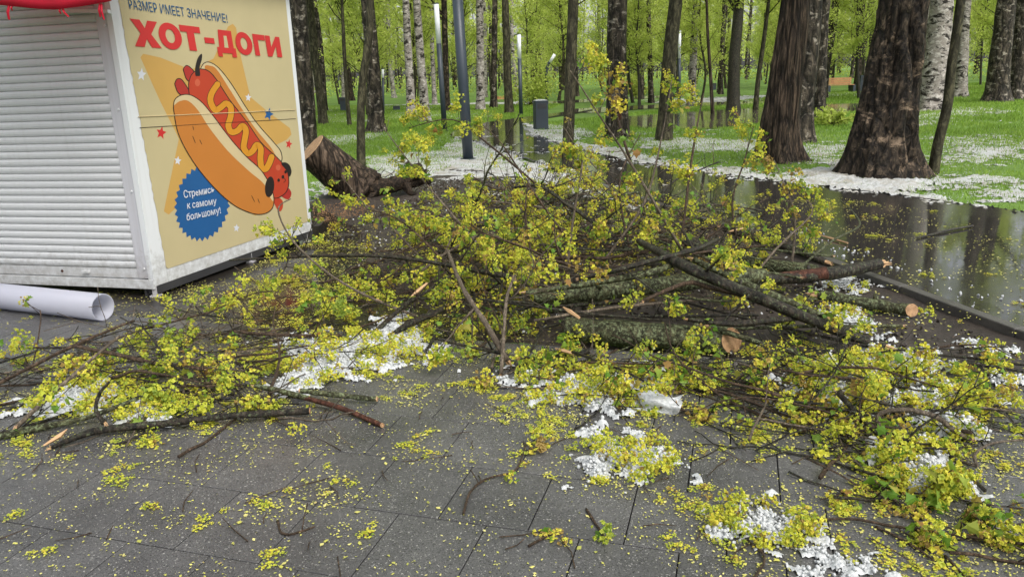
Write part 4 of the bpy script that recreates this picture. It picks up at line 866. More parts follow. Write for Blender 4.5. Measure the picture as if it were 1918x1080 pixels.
heap(bloomy, 54, 'leafy flowering branch tangled in the large heap behind the paving', 'branches of the large heap', .30, (.6, 1.3), 21, 0.0, bloom=.42, leafy=.30, spacing=.17, dz=(-.08, .16), upr=(-.012, .028), dirbias=DB)
heap([(1200, 390), (1330, 410), (1450, 460), (1430, 560), (1300, 620), (1220, 560)], 8, 'flowering branch between the limbs of the large heap', 'branches of the large heap', .26, (.5, 1.0), 29, 0.0, bloom=.4, leafy=.4, spacing=.19, dz=(-.08, .14), upr=(-.012, .02), dirbias=DB)
heap(tops, 20, 'yellow-blossomed branch on top of the large heap', 'blossoming tops of the large heap', .36, (.5, 1.0), 22, 0.0, bloom=.62, leafy=.36, spacing=.15, dz=(-.05, .25), upr=(.0, .04))
heap([(470, 600), (540, 550), (640, 530), (700, 590), (650, 630), (500, 640)], 9, 'twiggy branch between the kiosk and the large heap', 'branches beside the kiosk', .07, (.5, .9), 23, .002, (.004, .008), bloom=.4, leafy=.4, spacing=.16, dz=(-.05, .10), upr=(-.015, .02), dirbias=DB)
heap([(600, 450), (720, 400), (840, 360), (900, 380), (760, 450), (640, 500)], 7, 'flowering twig on the trampled soil before the stump', 'twigs before the stump', .06, (.5, 1.0), 26, .01, (.004, .008), bloom=.5, leafy=.4, spacing=.18, dz=(-.05, .12), upr=(-.01, .02))
heap(big, 44, 'bare dark branch woven through the large heap', 'bare branches of the large heap', .30, (.9, 2.0), 24, 0.0, (.008, .020), bloom=.10, leafy=.08, spacing=.34, dz=(-.06, .12), upr=(-.01, .012), dirbias=DB, barks=('bark_wet', 'bark_twig', 'bark_moss', 'bark_wet'))
heap(big, 40, 'fine grey twigs matted through the large heap', 'fine twigs of the large heap', .36, (.6, 1.3), 25, 0.0, (.0035, .007), bloom=.12, leafy=.12, spacing=.16, dz=(-.08, .25), upr=(-.01, .035), dirbias=DB, barks=('bark_twig_grey',), joined=True)
heap(big, 34, 'fine brown twigs matted through the large heap', 'fine twigs of the large heap', .36, (.6, 1.3), 27, 0.0, (.0035, .007), bloom=.12, leafy=.12, spacing=.16, dz=(-.08, .25), upr=(-.01, .035), dirbias=DB, barks=('bark_twig',), joined=True)
heap(big, 44, 'fine dark wet twigs matted through the large heap', 'fine twigs of the large heap', .36, (.6, 1.3), 28, 0.0, (.0035, .007), bloom=.12, leafy=.12, spacing=.16, dz=(-.08, .25), upr=(-.01, .035), dirbias=DB, barks=('bark_wet',), joined=True)
# ---- heap at the lower left
left = [(20, 700), (110, 650), (260, 625), (420, 610), (600, 610), (640, 660), (580, 720), (560, 790), (420, 820), (250, 815), (60, 820), (10, 790)]
heap(left, 22, 'flowering twig branch in the low heap before the kiosk', 'branches of the low left heap', .10, (.5, .95), 31, SLAB_Z, (.004, .010), bloom=.44, leafy=.35, spacing=.15, dirbias=math.radians(8), upr=(-.045, -.01), dz=(-.12, .06))
heap(left, 16, 'fine bare twigs matted through the low left heap', 'fine twigs of the low left heap', .12, (.5, 1.0), 37, SLAB_Z, (.004, .007), bloom=.2, leafy=.15, spacing=.16, dirbias=math.radians(12), upr=(-.03, .01), dz=(-.1, .14), barks=('bark_twig_grey', 'bark_twig'), joined=True)
heap(left, 24, 'fine dark twigs matted through the low left heap', 'dark twigs of the low left heap', .10, (.5, 1.0), 38, SLAB_Z, (.004, .007), bloom=.1, leafy=.1, spacing=.15, dirbias=math.radians(5), upr=(-.03, .005), dz=(-.1, .12), barks=('bark_wet', 'bark_wet', 'bark_moss'), joined=True)
log('branch', 'dark branch with pale torn splinter at the front of the low heap', [(95, 838, .03), (160, 812, .045), (210, 800, .05), (300, 790, .06), (430, 776, .065), (580, 769, .05)], [.010, .017, .019, .019, .018, .017], 'bark_wet', seed=61, cut1=True, cat='branch')
P = PP((82, 834, .03), (112, 816, .06), (126, 803, .085)); mb = MB(); mb.tube(P, [.005, .012, .002], 4); o = [x for x in bpy.data.objects if x.get('label', '').startswith('dark branch with pale torn')][0]; obj('splinter', mb.mesh('splinter', False, np.array(o.location)), 'splinter', o)
log('branch', 'peeled brown stick pointing out of the low heap onto the paving', [(530, 735, .07), (620, 757, .05), (660, 770, .035), (716, 796, .025)], [.010, .013, .013, .011], 'stripped', seed=62, cut1=True, cat='branch')
log('branch', 'grey lichened stick with orange cut ends on the low heap', [(562, 731, .07), (630, 738, .06), (706, 747, .04)], [.013, .014, .013], 'bark_moss', seed=63, cut0=True, cut1=True, cat='branch')
log('branch', 'knobbly grey stick just left of the one with orange ends', [(478, 722, .09), (540, 733, .08), (616, 756, .045)], [.012, .014, .013], 'bark_moss', seed=64, cut1=True, cat='branch')
log('branch', 'long brown switch slanting up at the left of the low heap', [(30, 800, .03), (100, 735, .12), (150, 690, .2), (225, 628, .32)], [.012, .011, .009, .006], 'bark_twig_grey', seed=65, twigs=.5, bloom=.5, leafy=.4, cat='branch')
log('branch', 'thin branch arching off the paving edge behind the low heap', [(-10, 722, .05), (80, 676, .16), (138, 648, .22), (190, 625, .25), (252, 600, .3)], [.009, .010, .010, .008, .005], 'bark_twig', seed=66, twigs=.5, bloom=.4, leafy=.4, cat='branch')
log('branch', 'straight brown stem across the top of the low heap', [(138, 648, .22), (210, 660, .2), (290, 677, .14), (380, 690, .1)], [.010, .012, .013, .012], 'bark_twig', seed=67, twigs=.5, bloom=.5, leafy=.4, cat='branch')
log('branch', 'mossy branch along the bottom left edge of the low heap', [(-15, 820, .03), (60, 803, .035), (140, 787, .05), (250, 748, .10), (340, 708, .13)], [.016, .018, .014, .011, .008], 'bark_moss', seed=68, cat='branch')
log('branch', 'upright forked stub in the low heap', [(195, 792, .05), (180, 768, .10), (190, 735, .17), (205, 715, .22)], [.013, .010, .009, .006], 'bark_wet', seed=69, cat='branch')
log('branch', 'dark stem lying over the hail in front of the large heap', [(430, 620, .12), (520, 626, .13), (640, 628, .12)], [.008, .011, .010], 'bark_twig', seed=70, twigs=.4, bloom=.5, leafy=.3, cat='branch')
heap(left, 14, 'bare stick among the flowers of the low heap', 'bare sticks of the low left heap', .14, (.5, 1.1), 32, SLAB_Z, (.006, .012), bloom=.1, leafy=.1, spacing=.3, dirbias=math.radians(14), upr=(-.03, -.005), dz=(-.08, .08))
# ---- heaps at the lower right
heap([(1000, 690), (1300, 700), (1680, 700), (1770, 800), (1740, 920), (1500, 860), (1350, 790), (1050, 780)], 18, 'bare dark twig in the right front heap', 'bare twigs of the right front heap', .12, (.5, 1.1), 36, SLAB_Z, (.005, .010), bloom=.15, leafy=.25, spacing=.3, dirbias=math.radians(-30), upr=(-.03, .01))
heap([(960, 700), (1060, 670), (1220, 690), (1330, 720), (1340, 770), (1200, 770), (1000, 790)], 16, 'leafy twig draped over hail below the sawn log', 'branches below the sawn log', .10, (.4, .75), 33, SLAB_Z, (.004, .008), bloom=.55, leafy=.75, spacing=.14, upr=(-.045, -.01), dz=(-.12, .06))
heap([(1300, 700), (1500, 690), (1680, 690), (1770, 760), (1800, 850), (1740, 930), (1580, 900), (1450, 820), (1350, 770)], 34, 'flowering branch in the heap at the right front', 'branches of the right front heap', .12, (.5, .95), 34, SLAB_Z, (.004, .010), bloom=.44, leafy=.42, spacing=.14, dirbias=math.radians(-32), upr=(-.045, -.01), dz=(-.12, .08))
heap([(1520, 900), (1700, 900), (1860, 960), (1918, 1040), (1918, 1075), (1780, 985), (1600, 950)], 10, 'branch trailing along the right front corner', 'branches trailing at the right front corner', .05, (.4, .7), 35, SLAB_Z, (.003, .007), bloom=.8, leafy=.7, spacing=.13, dirbias=math.radians(-30), upr=(-.045, -.01), dz=(-.12, .04))
heap([(1000, 690), (1300, 700), (1680, 700), (1770, 800), (1740, 920), (1500, 860), (1350, 790), (1050, 780)], 26, 'fine dark twigs matted through the right front heap', 'bare twigs of the right front heap', .10, (.5, 1.0), 39, SLAB_Z, (.004, .007), bloom=.12, leafy=.15, spacing=.16, dirbias=math.radians(-25), upr=(-.03, .0), dz=(-.1, .1), barks=('bark_wet', 'bark_wet', 'bark_moss'), joined=True)
log('branch', 'smooth branch arched like a hook over the right heap', [(1650, 812, .02), (1647, 775, .10), (1700, 765, .14), (1755, 780, .12), (1790, 808, .06), (1818, 822, .03)], [.011, .011, .012, .013, .011, .009], 'bark_twig_grey', seed=81, cat='branch')
log('branch', 'bent grey branch running out of the right heap over the paving', [(1570, 735, .14), (1610, 780, .08), (1650, 812, .06), (1720, 828, .05), (1770, 845, .05), (1845, 918, .03)], [.013, .014, .013, .012, .010, .007], 'bark_wet', seed=82, twigs=.3, bloom=.2, leafy=.5, cat='branch')
log('branch', 'forked bare twig standing on the paving at the right edge', [(1745, 838, .02), (1825, 872, .03), (1822, 850, .06), (1855, 828, .09), (1930, 822, .08)], [.006, .007, .006, .005, .004], 'bark_twig_grey', seed=83, twigs=.3, bloom=0, leafy=.1, cat='branch', sub=(.06, .15))
log('branch', 'long thin stem lying across the bottom right paving', [(1505, 975, .02), (1600, 972, .025), (1690, 985, .03), (1800, 1000, .03), (1930, 1020, .03)], [.004, .005, .006, .006, .005], 'bark_twig', seed=84, twigs=.3, bloom=.4, leafy=.5, cat='branch', sub=(.08, .2))
for k, (a, b, lab) in enumerate([((1735, 663), (1925, 684), 'upper of the thin wet sticks at the paving edge by the kerb'), ((1770, 676), (1925, 697), 'lower of the thin wet sticks at the paving edge by the kerb'), ((1720, 672), (1900, 712), 'steepest of the thin wet sticks at the paving edge by the kerb')]):
    log('stick', lab, [(a[0], a[1], .03), ((a[0]+b[0])/2, (a[1]+b[1])/2 - 3, .035), (b[0], b[1], .03)], [.007, .008, .006], 'bark_wet', seed=85 + k, cat='stick')
log('branch', 'wilted bronze-leaved twig on the soil below the kerb', [(1690, 668, .02), (1760, 650, .05), (1840, 645, .08), (1890, 665, .06)], [.005, .006, .005, .003], 'bark_twig', seed=89, twigs=.1, bloom=.35, leafy=.9, cat='branch', sub=(.08, .2))
log('stick', 'dark stick floating on the wet path', [(1718, 446, .045), (1770, 433, .05), (1822, 423, .05)], [.008, .014, .010], 'bark_wet', seed=90, cat='stick')
log('branch', 'lichened twig curling from the heap over the kerb to the path', [(1500, 500, .06), (1560, 450, .15), (1610, 425, .18), (1600, 400, .22), (1575, 375, .25)], [.011, .010, .009, .007, .004], 'bark_moss', seed=91, cat='branch')
# twigs alone on the front paving
for k, (pts, lab) in enumerate([([(868, 962, .017), (882, 922, .02), (915, 895, .022), (965, 880, .022), (985, 832, .03)], 'angled red twig on the paving in front of the heap'),
                                ([(520, 975, .017), (530, 1000, .018), (590, 985, .02)], 'tiny dark twig among petals at the front'),
                                ([(990, 1022, .017), (1035, 1000, .02)], 'short reddish stick at the bottom middle'),
                                ([(1098, 952, .017), (1135, 1008, .018)], 'thin straight twig right of the short reddish stick'),
                                ([(1770, 1040, .018), (1810, 1082, .02)], 'brown stick cut by the bottom right frame'),
                                ([(1640, 985, .018), (1700, 1015, .02), (1750, 1050, .02)], 'twig with pale broken end at the bottom right'),
                                ([(1410, 1085, .018), (1430, 1040, .025), (1400, 1010, .02)], 'crooked twig below the small hail patch'),
                                ([(440, 500, .10), (520, 560, .06), (560, 600, .04)], 'broken stick with pale tip beside the kiosk base'),
                                ([(15, 575, .004), (22, 560, .05), (20, 548, .1)], 'tiny bare twig against the white roll'),
                                ([(60, 690, .02), (75, 610, .16), (75, 580, .24)], 'shoot with a bronze flower tuft before the white roll')]):
    log('twig', lab, pts, [.005, .0045, .003], 'bark_twig', seed=100 + k, twigs=.14 if k in (0, 1, 6, 9) else 99, bloom=.6, leafy=.6, sub=(.05, .14), cat='twig')
# pale split slivers of wood
for k, (a, b, lab) in enumerate([((1363, 434, .25), (1400, 426, .28), 'pale wood sliver above the round sawn end'), ((1535, 440, .05), (1588, 455, .05), 'long pale wood sliver beside the wet path'), ((1055, 575, .3), (1085, 595, .28), 'pale sliver in the middle of the heap'), ((770, 555, .2), (800, 530, .26), 'pale broken stub at the left of the heap'), ((700, 560, .12), (714, 565, .12), 'round pale chip low in the heap'), ((1040, 652, .06), (1075, 662, .06), 'pale chip before the sawn log')]):
    A, B = G(*a), G(*b); mb = MB(); mb.tube([A, (A * .6 + B * .4), B], [.004, .013, .008], 5); tag(obj('wood_sliver', mb.mesh('wood_sliver', False, A), 'splinter', loc=A), lab, 'wood sliver')

# ------------------------------------------------------------------ hail heaps
def ico(sub=1):
    bm = bmesh.new(); bmesh.ops.create_icosphere(bm, subdivisions=sub, radius=1); V = np.array([v.co[:] for v in bm.verts]); T = np.array([[v.index for v in f.verts] for f in bm.faces]); bm.free(); return V, T
ICO1 = ico(1); ICO2 = ico(2)
def hail_heap(label, cx, cy, rx, ry, h, n, seed, floor=SLAB_Z, rot=0.0, petals=1.0, size=(.008, .024)):
    r = np.random.RandomState(seed); c = G(cx, cy, floor); px = np.linalg.norm(c - EYE) / FOC; py = G(cx, cy - 10, floor)[1] - G(cx, cy + 10, floor)[1]
    RX = rx * px; RY = ry * abs(py) / 20 if ry else RX
    a = r.uniform(0, 2*math.pi, n); q = np.sqrt(r.rand(n)) * (1 + .28 * np.sin(a * 3 + seed) + .18 * np.sin(a * 7 + 2 * seed))
    X, Y = RX * q * np.cos(a), RY * q * np.sin(a); cr, sr = math.cos(rot), math.sin(rot); X, Y = cr*X - sr*Y, sr*X + cr*Y
    st = .010; gx = np.arange(-1.45 * max(RX, RY), 1.45 * max(RX, RY), st); GX, GY = np.meshgrid(gx, gx, indexing='ij'); gp = np.stack([GX.ravel(), GY.ravel()], 1)
    lx, ly = cr * gp[:, 0] + sr * gp[:, 1], -sr * gp[:, 0] + cr * gp[:, 1]; aa = np.arctan2(ly / RY, lx / RX); qq = np.hypot(lx / RX, ly / RY) / (1 + .25 * np.sin(aa * 3 + seed) + .16 * np.sin(aa * 7 + 2 * seed))
    big_ = fbm(gp[:, 0] * 9 + seed * 3, gp[:, 1] * 9, o=3); lumps = fbm(gp[:, 0] * 22 + seed, gp[:, 1] * 22, o=2); fine = vnoise(gp[:, 0] * 120, gp[:, 1] * 120)
    zz = h * (np.clip(1 - qq, -1, 1) * .75 + (big_ - .52) * 1.8) * .8 + .055 * (lumps - .5) + .013 * (fine - .5); kv = zz > .002; ng = len(gx); idx = np.arange(ng * ng).reshape(ng, ng)
    Qh = np.stack([idx[:-1, :-1], idx[1:, :-1], idx[1:, 1:], idx[:-1, 1:]], -1).reshape(-1, 4); Qh = Qh[kv[Qh].sum(1) >= 3]; used, inv = np.unique(Qh, return_inverse=True); zz = np.maximum(zz, .0015)
    root = tag(empty('hail_heap', c), label, 'hail heap')
    obj('ice', mesh('ice', np.c_[gp, zz][used], [inv.reshape(-1, 4)], smooth=True), 'hail', root)['kind'] = 'stuff'
    pw = np.where(qq < 1.2, np.clip(zz / h, .015, .5), 0); gk = r.choice(len(qq), int(n * 1.1), p=pw / pw.sum()); S = r.uniform(.0025, .0095, len(gk)) * (.6 + .8 * big_[gk]); V, T = ICO1
    Wv = (V[None] * S[:, None, None] * (1 + r.uniform(-.25, .25, (len(gk), len(V), 1))) + np.c_[gp[gk] + r.normal(0, .01, (len(gk), 2)), np.maximum(zz[gk], 0) + S * .5][:, None]).reshape(-1, 3)
    obj('grains', mesh('grains', Wv, [(T[None] + (np.arange(len(gk)) * len(V))[:, None, None]).reshape(-1, 3)], smooth=True), 'hail', root)['kind'] = 'stuff'
    m = int(n * .24 * petals)
    if m:
        a = r.uniform(0, 2*math.pi, m); q = np.sqrt(r.rand(m)) * 1.15; X, Y = RX*q*np.cos(a), RY*q*np.sin(a); X, Y = cr*X - sr*Y, sr*X + cr*Y; gate = fbm(X * 6 + 9, Y * 6 + seed, o=3) > .46; X, Y, q = X[gate], Y[gate], q[gate]; m = len(X)
        if m == 0: return root
        Z = h * np.clip(1 - q, 0, 1) * .75 + r.uniform(.0, .03, m)
        b = scatter(np.stack([X, Y, Z], 1), np.tile([0, 0, 1.], (m, 1)) + r.normal(0, .5, (m, 3)), r.uniform(.6, 1.05, m), UMB, r, .15, .003); obj('blossom', b.mesh('blossom'), 'blossom', root)['kind'] = 'stuff'
    return root
HH = [('bright hail heap with yellow flowers left of the middle', 610, 672, 105, 44, .09, 950, 1, SLAB_Z, .15, 1), ('white hail heap against the front of the large heap', 738, 648, 60, 44, .10, 520, 2, SLAB_Z, 0, .7),
      ('small hail lump right of the white hail heap', 822, 664, 22, 13, .04, 90, 3, SLAB_Z, 0, .4), ('greyish hail patch under the low left heap', 150, 752, 85, 34, .06, 480, 4, SLAB_Z, .3, 1.3), ('small hail patch by the torn splinter branch', 285, 775, 55, 18, .05, 220, 5, SLAB_Z, .2, 1),
      ('hail heap below the sawn log', 1110, 728, 125, 38, .08, 780, 6, SLAB_Z, -.15, .9), ('melting hail patch alone on the paving under the log', 1170, 858, 80, 42, .05, 430, 8, SLAB_Z, -.3, .75),
      ('flat hail patch near the bottom edge', 1430, 985, 75, 38, .045, 380, 9, SLAB_Z, -.25, .75), ('largest hail heap, thick with yellow blossom at the right', 1665, 725, 130, 74, .12, 1250, 10, SLAB_Z, -.5, 1.25),
      ('hail heap in front of the largest one', 1735, 882, 62, 52, .08, 520, 11, SLAB_Z, -.3, .8), ('hail on the soil behind the sloping limbs', 1578, 597, 45, 28, .06, 240, 12, 0, 0, .3),
      ('small hail patch on the soil by the stripped log', 1580, 532, 50, 14, .03, 150, 13, 0, 0, .5), ('hail crumbs on the soil right under the kerb', 1850, 655, 30, 14, .04, 90, 14, 0, 0, .2), ('thin slush patch with petals at the bottom right', 1570, 1055, 60, 28, .02, 150, 15, SLAB_Z, 0, .9), ('slush at the right end of the paving edge', 1895, 712, 28, 12, .03, 80, 16, SLAB_Z, 0, 1.0)]
for a in HH: hail_heap(*a)
# one solid ice chunk
c = G(1228, 762, SLAB_Z); bm = bmesh.new(); bmesh.ops.create_cube(bm, size=1); bmesh.ops.subdivide_edges(bm, edges=bm.edges, cuts=4, use_grid_fill=True)
for v in bm.verts:
    q = np.array(v.co); nz = .9 * (vnoise(*[np.array([k * 3 + 3.3]) for k in q])[0] - .5); v.co = Vector((q[0] * .17 * (1 + nz) + q[2] * .03, q[1] * .11 * (1 + nz), (q[2] + .5) * .045 * (1 + .5 * q[0] + nz * 2)))
me = bpy.data.meshes.new('ice_chunk'); bm.to_mesh(me); bm.free()
for p_ in me.polygons: p_.use_smooth = True
o = tag(obj('ice_chunk', me, 'hail', loc=c), 'flat sharp-edged ice chunk at the rim of the hail', 'ice chunk'); o.rotation_euler = (0.05, .12, -.3)

# ------------------------------------------------------------------ fallen blossom and petals on the ground
def litter(name, label, n, region, z, dens, seed, size=(.004, .0095), umb=0.0):
    r = np.random.RandomState(seed); pg = poly(region, z) if not isinstance(region, np.ndarray) else region; lo, hi = pg.min(0), pg.max(0)
    P = lo + r.rand(n * 6, 2) * (hi - lo); P = P[inside(P, pg)]; P = P[r.rand(len(P)) < dens(P)][:n]
    m = len(P); s = r.uniform(*size, m); a = r.uniform(0, 6.28, m); c, sn = np.cos(a), np.sin(a); el = r.uniform(.5, 1.0, m)
    base = np.array([(1, 0), (.2, .75), (-1, .1), (-.15, -.8)])
    X = base[None, :, 0] * s[:, None]; Y = base[None, :, 1] * (s * el)[:, None]
    V = np.stack([P[:, :1] + X * c[:, None] - Y * sn[:, None], P[:, 1:] + X * sn[:, None] + Y * c[:, None], z + .0015 + r.uniform(0, .005, (m, 4))], -1).reshape(-1, 3)
    Q = np.arange(m * 4).reshape(-1, 4); mb = MB(); mb.add(V, Q, None, np.repeat(np.clip(r.beta(2, 2, m), 0, 1), 4))
    o = obj(name, mb.mesh(name), 'litter'); tag(o, label, None, None, 'stuff')
    if umb:
        k = int(n * umb); P = lo + r.rand(k * 6, 2) * (hi - lo); P = P[inside(P, pg)]; P = P[r.rand(len(P)) < dens(P) ** 1.5][:k]
        rep = r.randint(1, 6, len(P)); PP_ = np.repeat(P, rep, 0) + r.normal(0, .028, (rep.sum(), 2)); m = len(PP_)
        b = scatter(np.c_[PP_, np.full(m, z + .002)], np.tile([0, 0, 1.], (m, 1)) + r.normal(0, .4, (m, 3)), r.uniform(.35, .8, m), UMB, r, .15, z + .001)
        V = np.concatenate(b.v); V[:, 2] = z + (V[:, 2] - z) * .45; b.v = [V]; b.q = [np.concatenate(b.q)]; b.tint = [np.concatenate(b.tint)]
        tag(obj('fallen_blossom', b.mesh('fallen_blossom'), 'blossom'), label.replace('petals', 'blossom clumps'), None, None, 'stuff')
def near_heaps(P, cs, falloff):
    d = np.full(len(P), 0.0)
    for (x, y, s, wgt) in cs:
        g = G(x, y)[:2]; d = np.maximum(d, wgt * np.exp(-((P - g) ** 2).sum(1) / (2 * s * s)))
    return d
cs = [(250, 760, .55, 1), (520, 690, .5, 1), (700, 680, .4, 1), (860, 720, .4, .9), (1080, 760, .4, 1), (1190, 860, .28, 1), (1440, 985, .25, 1), (1600, 760, .6, 1), (1750, 900, .4, 1), (1570, 1050, .2, .8), (570, 950, .25, .7), (880, 890, .2, .5), (960, 860, .3, .4), (1880, 1000, .3, 1), (560, 900, .35, .5), (1300, 900, .3, .5)]
dn = lambda P: np.clip(.16 + .95 * near_heaps(P, cs, 1), 0, 1) * np.clip((fbm(P[:, 0]*5, P[:, 1]*5, o=3) - .34) * 3.6, 0.06, 1)
litter('fallen_petals', 'yellow petals scattered over the dark paving slabs', 17000, [(-150, 600), (900, 600), (1918, 700), (2000, 1150), (-300, 1150)], SLAB_Z, dn, 3, (.0028, .007), umb=.022)
litter('fallen_petals', 'yellow petals on the wet yard around the kiosk', 9000, [(-200, 560), (150, 555), (420, 520), (620, 430), (700, 470), (600, 640), (-200, 640)], .0, lambda P: np.clip((fbm(P[:, 0]*4, P[:, 1]*4, o=3) - .25) * 2.2, .1, 1), 4, umb=.01)
litter('fallen_petals', 'yellow petals floating on the wet path', 2600, [(2050, 690), (1500, 480), (1150, 380), (1180, 330), (1500, 360), (1950, 420)], .0365, lambda P: np.clip(1.05 - edge_dist(P, near_w) * .62, .07, 1) * np.clip((fbm(P[:, 0]*3, P[:, 1]*3, o=3) - .3) * 3, .05, 1), 5, (.005, .011), umb=.022)
litter('fallen_petals', 'yellow petals trampled into the soil strip', 5000, [(600, 440), (700, 390), (1000, 330), (1500, 490), (1918, 650), (1918, 700), (1350, 668), (700, 600)], .010, lambda P: np.clip((fbm(P[:, 0]*3, P[:, 1]*3, o=3) - .25) * 2.2, .1, 1), 6, (.006, .013), umb=.03)
litter('fallen_petals', 'larger crushed flower scraps stuck to the wet slabs', 1500, [(-150, 600), (900, 600), (1918, 700), (2000, 1150), (-300, 1150)], SLAB_Z, dn, 13, (.006, .014))
# crumbs of bark and ice on the soil
def crumbs(name, label, region, n, z, size, material, seed):
    r = np.random.RandomState(seed); pg = poly(region, z); lo, hi = pg.min(0), pg.max(0); P = lo + r.rand(n * 4, 2) * (hi - lo); P = P[inside(P, pg)][:n]; m = len(P)
    V, T = ICO1; S = r.uniform(*size, m); W = V[None] * S[:, None, None] * r.uniform(.5, 1.2, (m, 1, 3)) * (1 + r.uniform(-.3, .3, (m, len(V), 1))); W = np.einsum('nij,nvj->nvi', rand_rots(r.normal(size=(m, 3)), r), W) + np.c_[P, z + S * .3][:, None]
    tag(obj(name, mesh(name, W.reshape(-1, 3), [(T[None] + (np.arange(m) * len(V))[:, None, None]).reshape(-1, 3)]), material), label, None, None, 'stuff')
soil_px = [(600, 440), (700, 385), (860, 330), (1000, 340), (1500, 490), (1880, 645), (1880, 690), (1350, 668), (700, 590)]
crumbs('debris', 'dark crumbs of soil and bark on the strip under the heap', soil_px, 2600, .005, (.006, .022), 'mud', 1)
crumbs('hail', 'loose white hail grains on the soil strip', soil_px, 700, .012, (.004, .012), 'hail', 2)
crumbs('hail', 'loose hail grains floating near the kerb on the path', [(1918, 610), (1560, 480), (1400, 430), (1500, 420), (1918, 560)], 70, .037, (.005, .014), 'hail', 4)
crumbs('sawdust', 'orange sawdust spilled between the kiosk and the stump', [(585, 388), (640, 380), (690, 388), (680, 402), (640, 414), (585, 416)], 600, .006, (.003, .009), 'sawdust', 3)
def strew(name, label, n, region, z, seed):  # short thin twigs laid at random over a region
    r = np.random.RandomState(seed); pg = poly(region, z); lo, hi = pg.min(0), pg.max(0); P = lo + r.rand(n * 4, 2) * (hi - lo); P = P[inside(P, pg)][:n]; mb = MB()
    for p in P:
        a = r.uniform(0, 6.28); L = r.uniform(.05, .22); q = np.array([p[0], p[1], z + .004]); e = q + np.array([math.cos(a) * L, math.sin(a) * L, r.uniform(0, .015)]); mb.tube([q, (q + e) / 2 + r.normal(0, .008, 3) * (1, 1, .3), e], [.003, .0025, .0015], 3)
    tag(obj(name, mb.mesh(name), 'bark_twig'), label, None, None, 'stuff')
strew('debris', 'fine broken twigs strewn on the soil strip', 420, soil_px, .012, 5)
strew('debris', 'fine broken twigs strewn on the paving', 130, [(-50, 640), (1918, 720), (1950, 1080), (0, 1080)], SLAB_Z, 6)
strew('debris', 'fine broken twigs strewn on the yard beside the kiosk', 110, [(0, 600), (300, 580), (600, 440), (700, 500), (620, 630)], .002, 7)

# ------------------------------------------------------------------ uprooted stump
st_o = G(650, 372); stump = tag(empty('uprooted_stump', st_o), 'uprooted tree stump with sawn top tilted against the kiosk corner', 'tree stump')
Ys = st_o[1]; ce = atY(583, 279, Ys - .18); be = atY(664, 347, Ys + .05)
P = np.linspace(0, 1, 26)[:, None] * (be - ce) * 1.12 + ce; rad = np.linspace(.235, .290, 26) + .06 * np.clip((np.linspace(0, 1, 26) - .8) * 5, 0, 1)
mb = rough_tube(P, rad, 56, .013, 3); obj('trunk', mb.mesh('trunk', True, st_o), 'bark_stringy', stump)
d = unit(ce - be); mb = MB(); mb.tube([ce - d * .01, ce + d * .006], [.232, .228], 30); obj('sawn_end', mb.mesh('sawn_end', False, ce), 'sawn', stump, ce - st_o)
for k, (pts, r_) in enumerate([([(620, 285, .1), (655, 312, .1), (685, 328, .05), (712, 331, 0)], [.10, .11, .09, .035]), ([(660, 350, 0), (700, 352, 0), (745, 342, 0), (775, 322, .1), (790, 312, .1)], [.2, .12, .10, .09, .05]), ([(745, 342, 0), (775, 340, .1), (798, 335, .1), (806, 345, .1)], [.09, .07, .04, .02]), ([(640, 355, -.1), (648, 368, -.1), (652, 378, -.1)], [.15, .12, .06]), ([(770, 325, .1), (785, 330, 0), (800, 318, 0)], [.06, .03, .01]), ([(775, 328, .2), (768, 312, .2), (760, 305, .2)], [.05, .03, .008]), ([(690, 350, -.1), (700, 362, -.1), (690, 372, -.2)], [.09, .05, .02]), ([(760, 345, -.05), (768, 360, -.1), (785, 368, -.2)], [.06, .03, .01])]):
    P = smooth_path([atY(x, y, Ys + dy) for x, y, dy in pts], 6); mb = rough_tube(P, np.interp(np.linspace(0, 1, len(P)), np.linspace(0, 1, len(r_)), r_), 16, .03, 10 + k); obj('root', mb.mesh('root', True, st_o), 'bark_root', stump)
mb = MB(); r = np.random.RandomState(4)
for k in range(110):
    q = atY(r.uniform(700, 795), r.uniform(315, 358), Ys + r.uniform(-.1, .2)); e = q + r.normal(0, .10, 3) + np.array([.04, 0, .02]); mb.tube([q, (q + e) / 2 + r.normal(0, .02, 3), e], [.006, .004, .002], 3)
obj('rootlets', mb.mesh('rootlets', False, st_o), 'bark_root', stump)['kind'] = 'stuff'
# earth torn up round it
pg = np.array([[st_o[0] - .5, Ys - .35], [st_o[0] + .1, Ys - .6], [st_o[0] + 1.1, Ys - .35], [st_o[0] + 1.4, Ys + .3], [st_o[0] + .5, Ys + .7], [st_o[0] - .4, Ys + .5]])
lumpy('soil', pg, .035, .07, .03, 'mud', 4.0)

# ------------------------------------------------------------------ lamp posts, bins, benches
def lamp(label, foot, top, rad, white_from=None, white_to=None, extra=0):
    f = G(*foot); Y = f[1]; t = atY(top[0], top[1], Y); d = t - f; H = np.linalg.norm(d); root = tag(empty('lamp_post', f), label, 'lamp post', 'lamp posts of the park')
    d = d / H
    pole_end = H + extra if white_from is None else np.linalg.norm(atY(white_from[0], white_from[1], Y) - f)
    mb = MB(); mb.tube([f - d * .05, f + d * pole_end], rad, 20); obj('pole', mb.mesh('pole', True, f), 'lamp_grey', root)
    mb = MB(); mb.tube([f - d * .02, f + d * .015], [rad * 1.5, rad * 1.5], 16); obj('base_plate', mb.mesh('base_plate', False, f), 'lamp_grey', root)
    top_h = H if white_from is not None else pole_end + .9
    mb = MB(); mb.tube([f + d * (pole_end + .002), f + d * top_h], rad * .96, 20); obj('diffuser', mb.mesh('diffuser', True, f), 'lamp_white', root)
    mb = MB(); mb.tube([f + d * (top_h + .002), f + d * (top_h + .03)], rad, 20); obj('cap', mb.mesh('cap', False, f), 'lamp_grey', root)
    return root
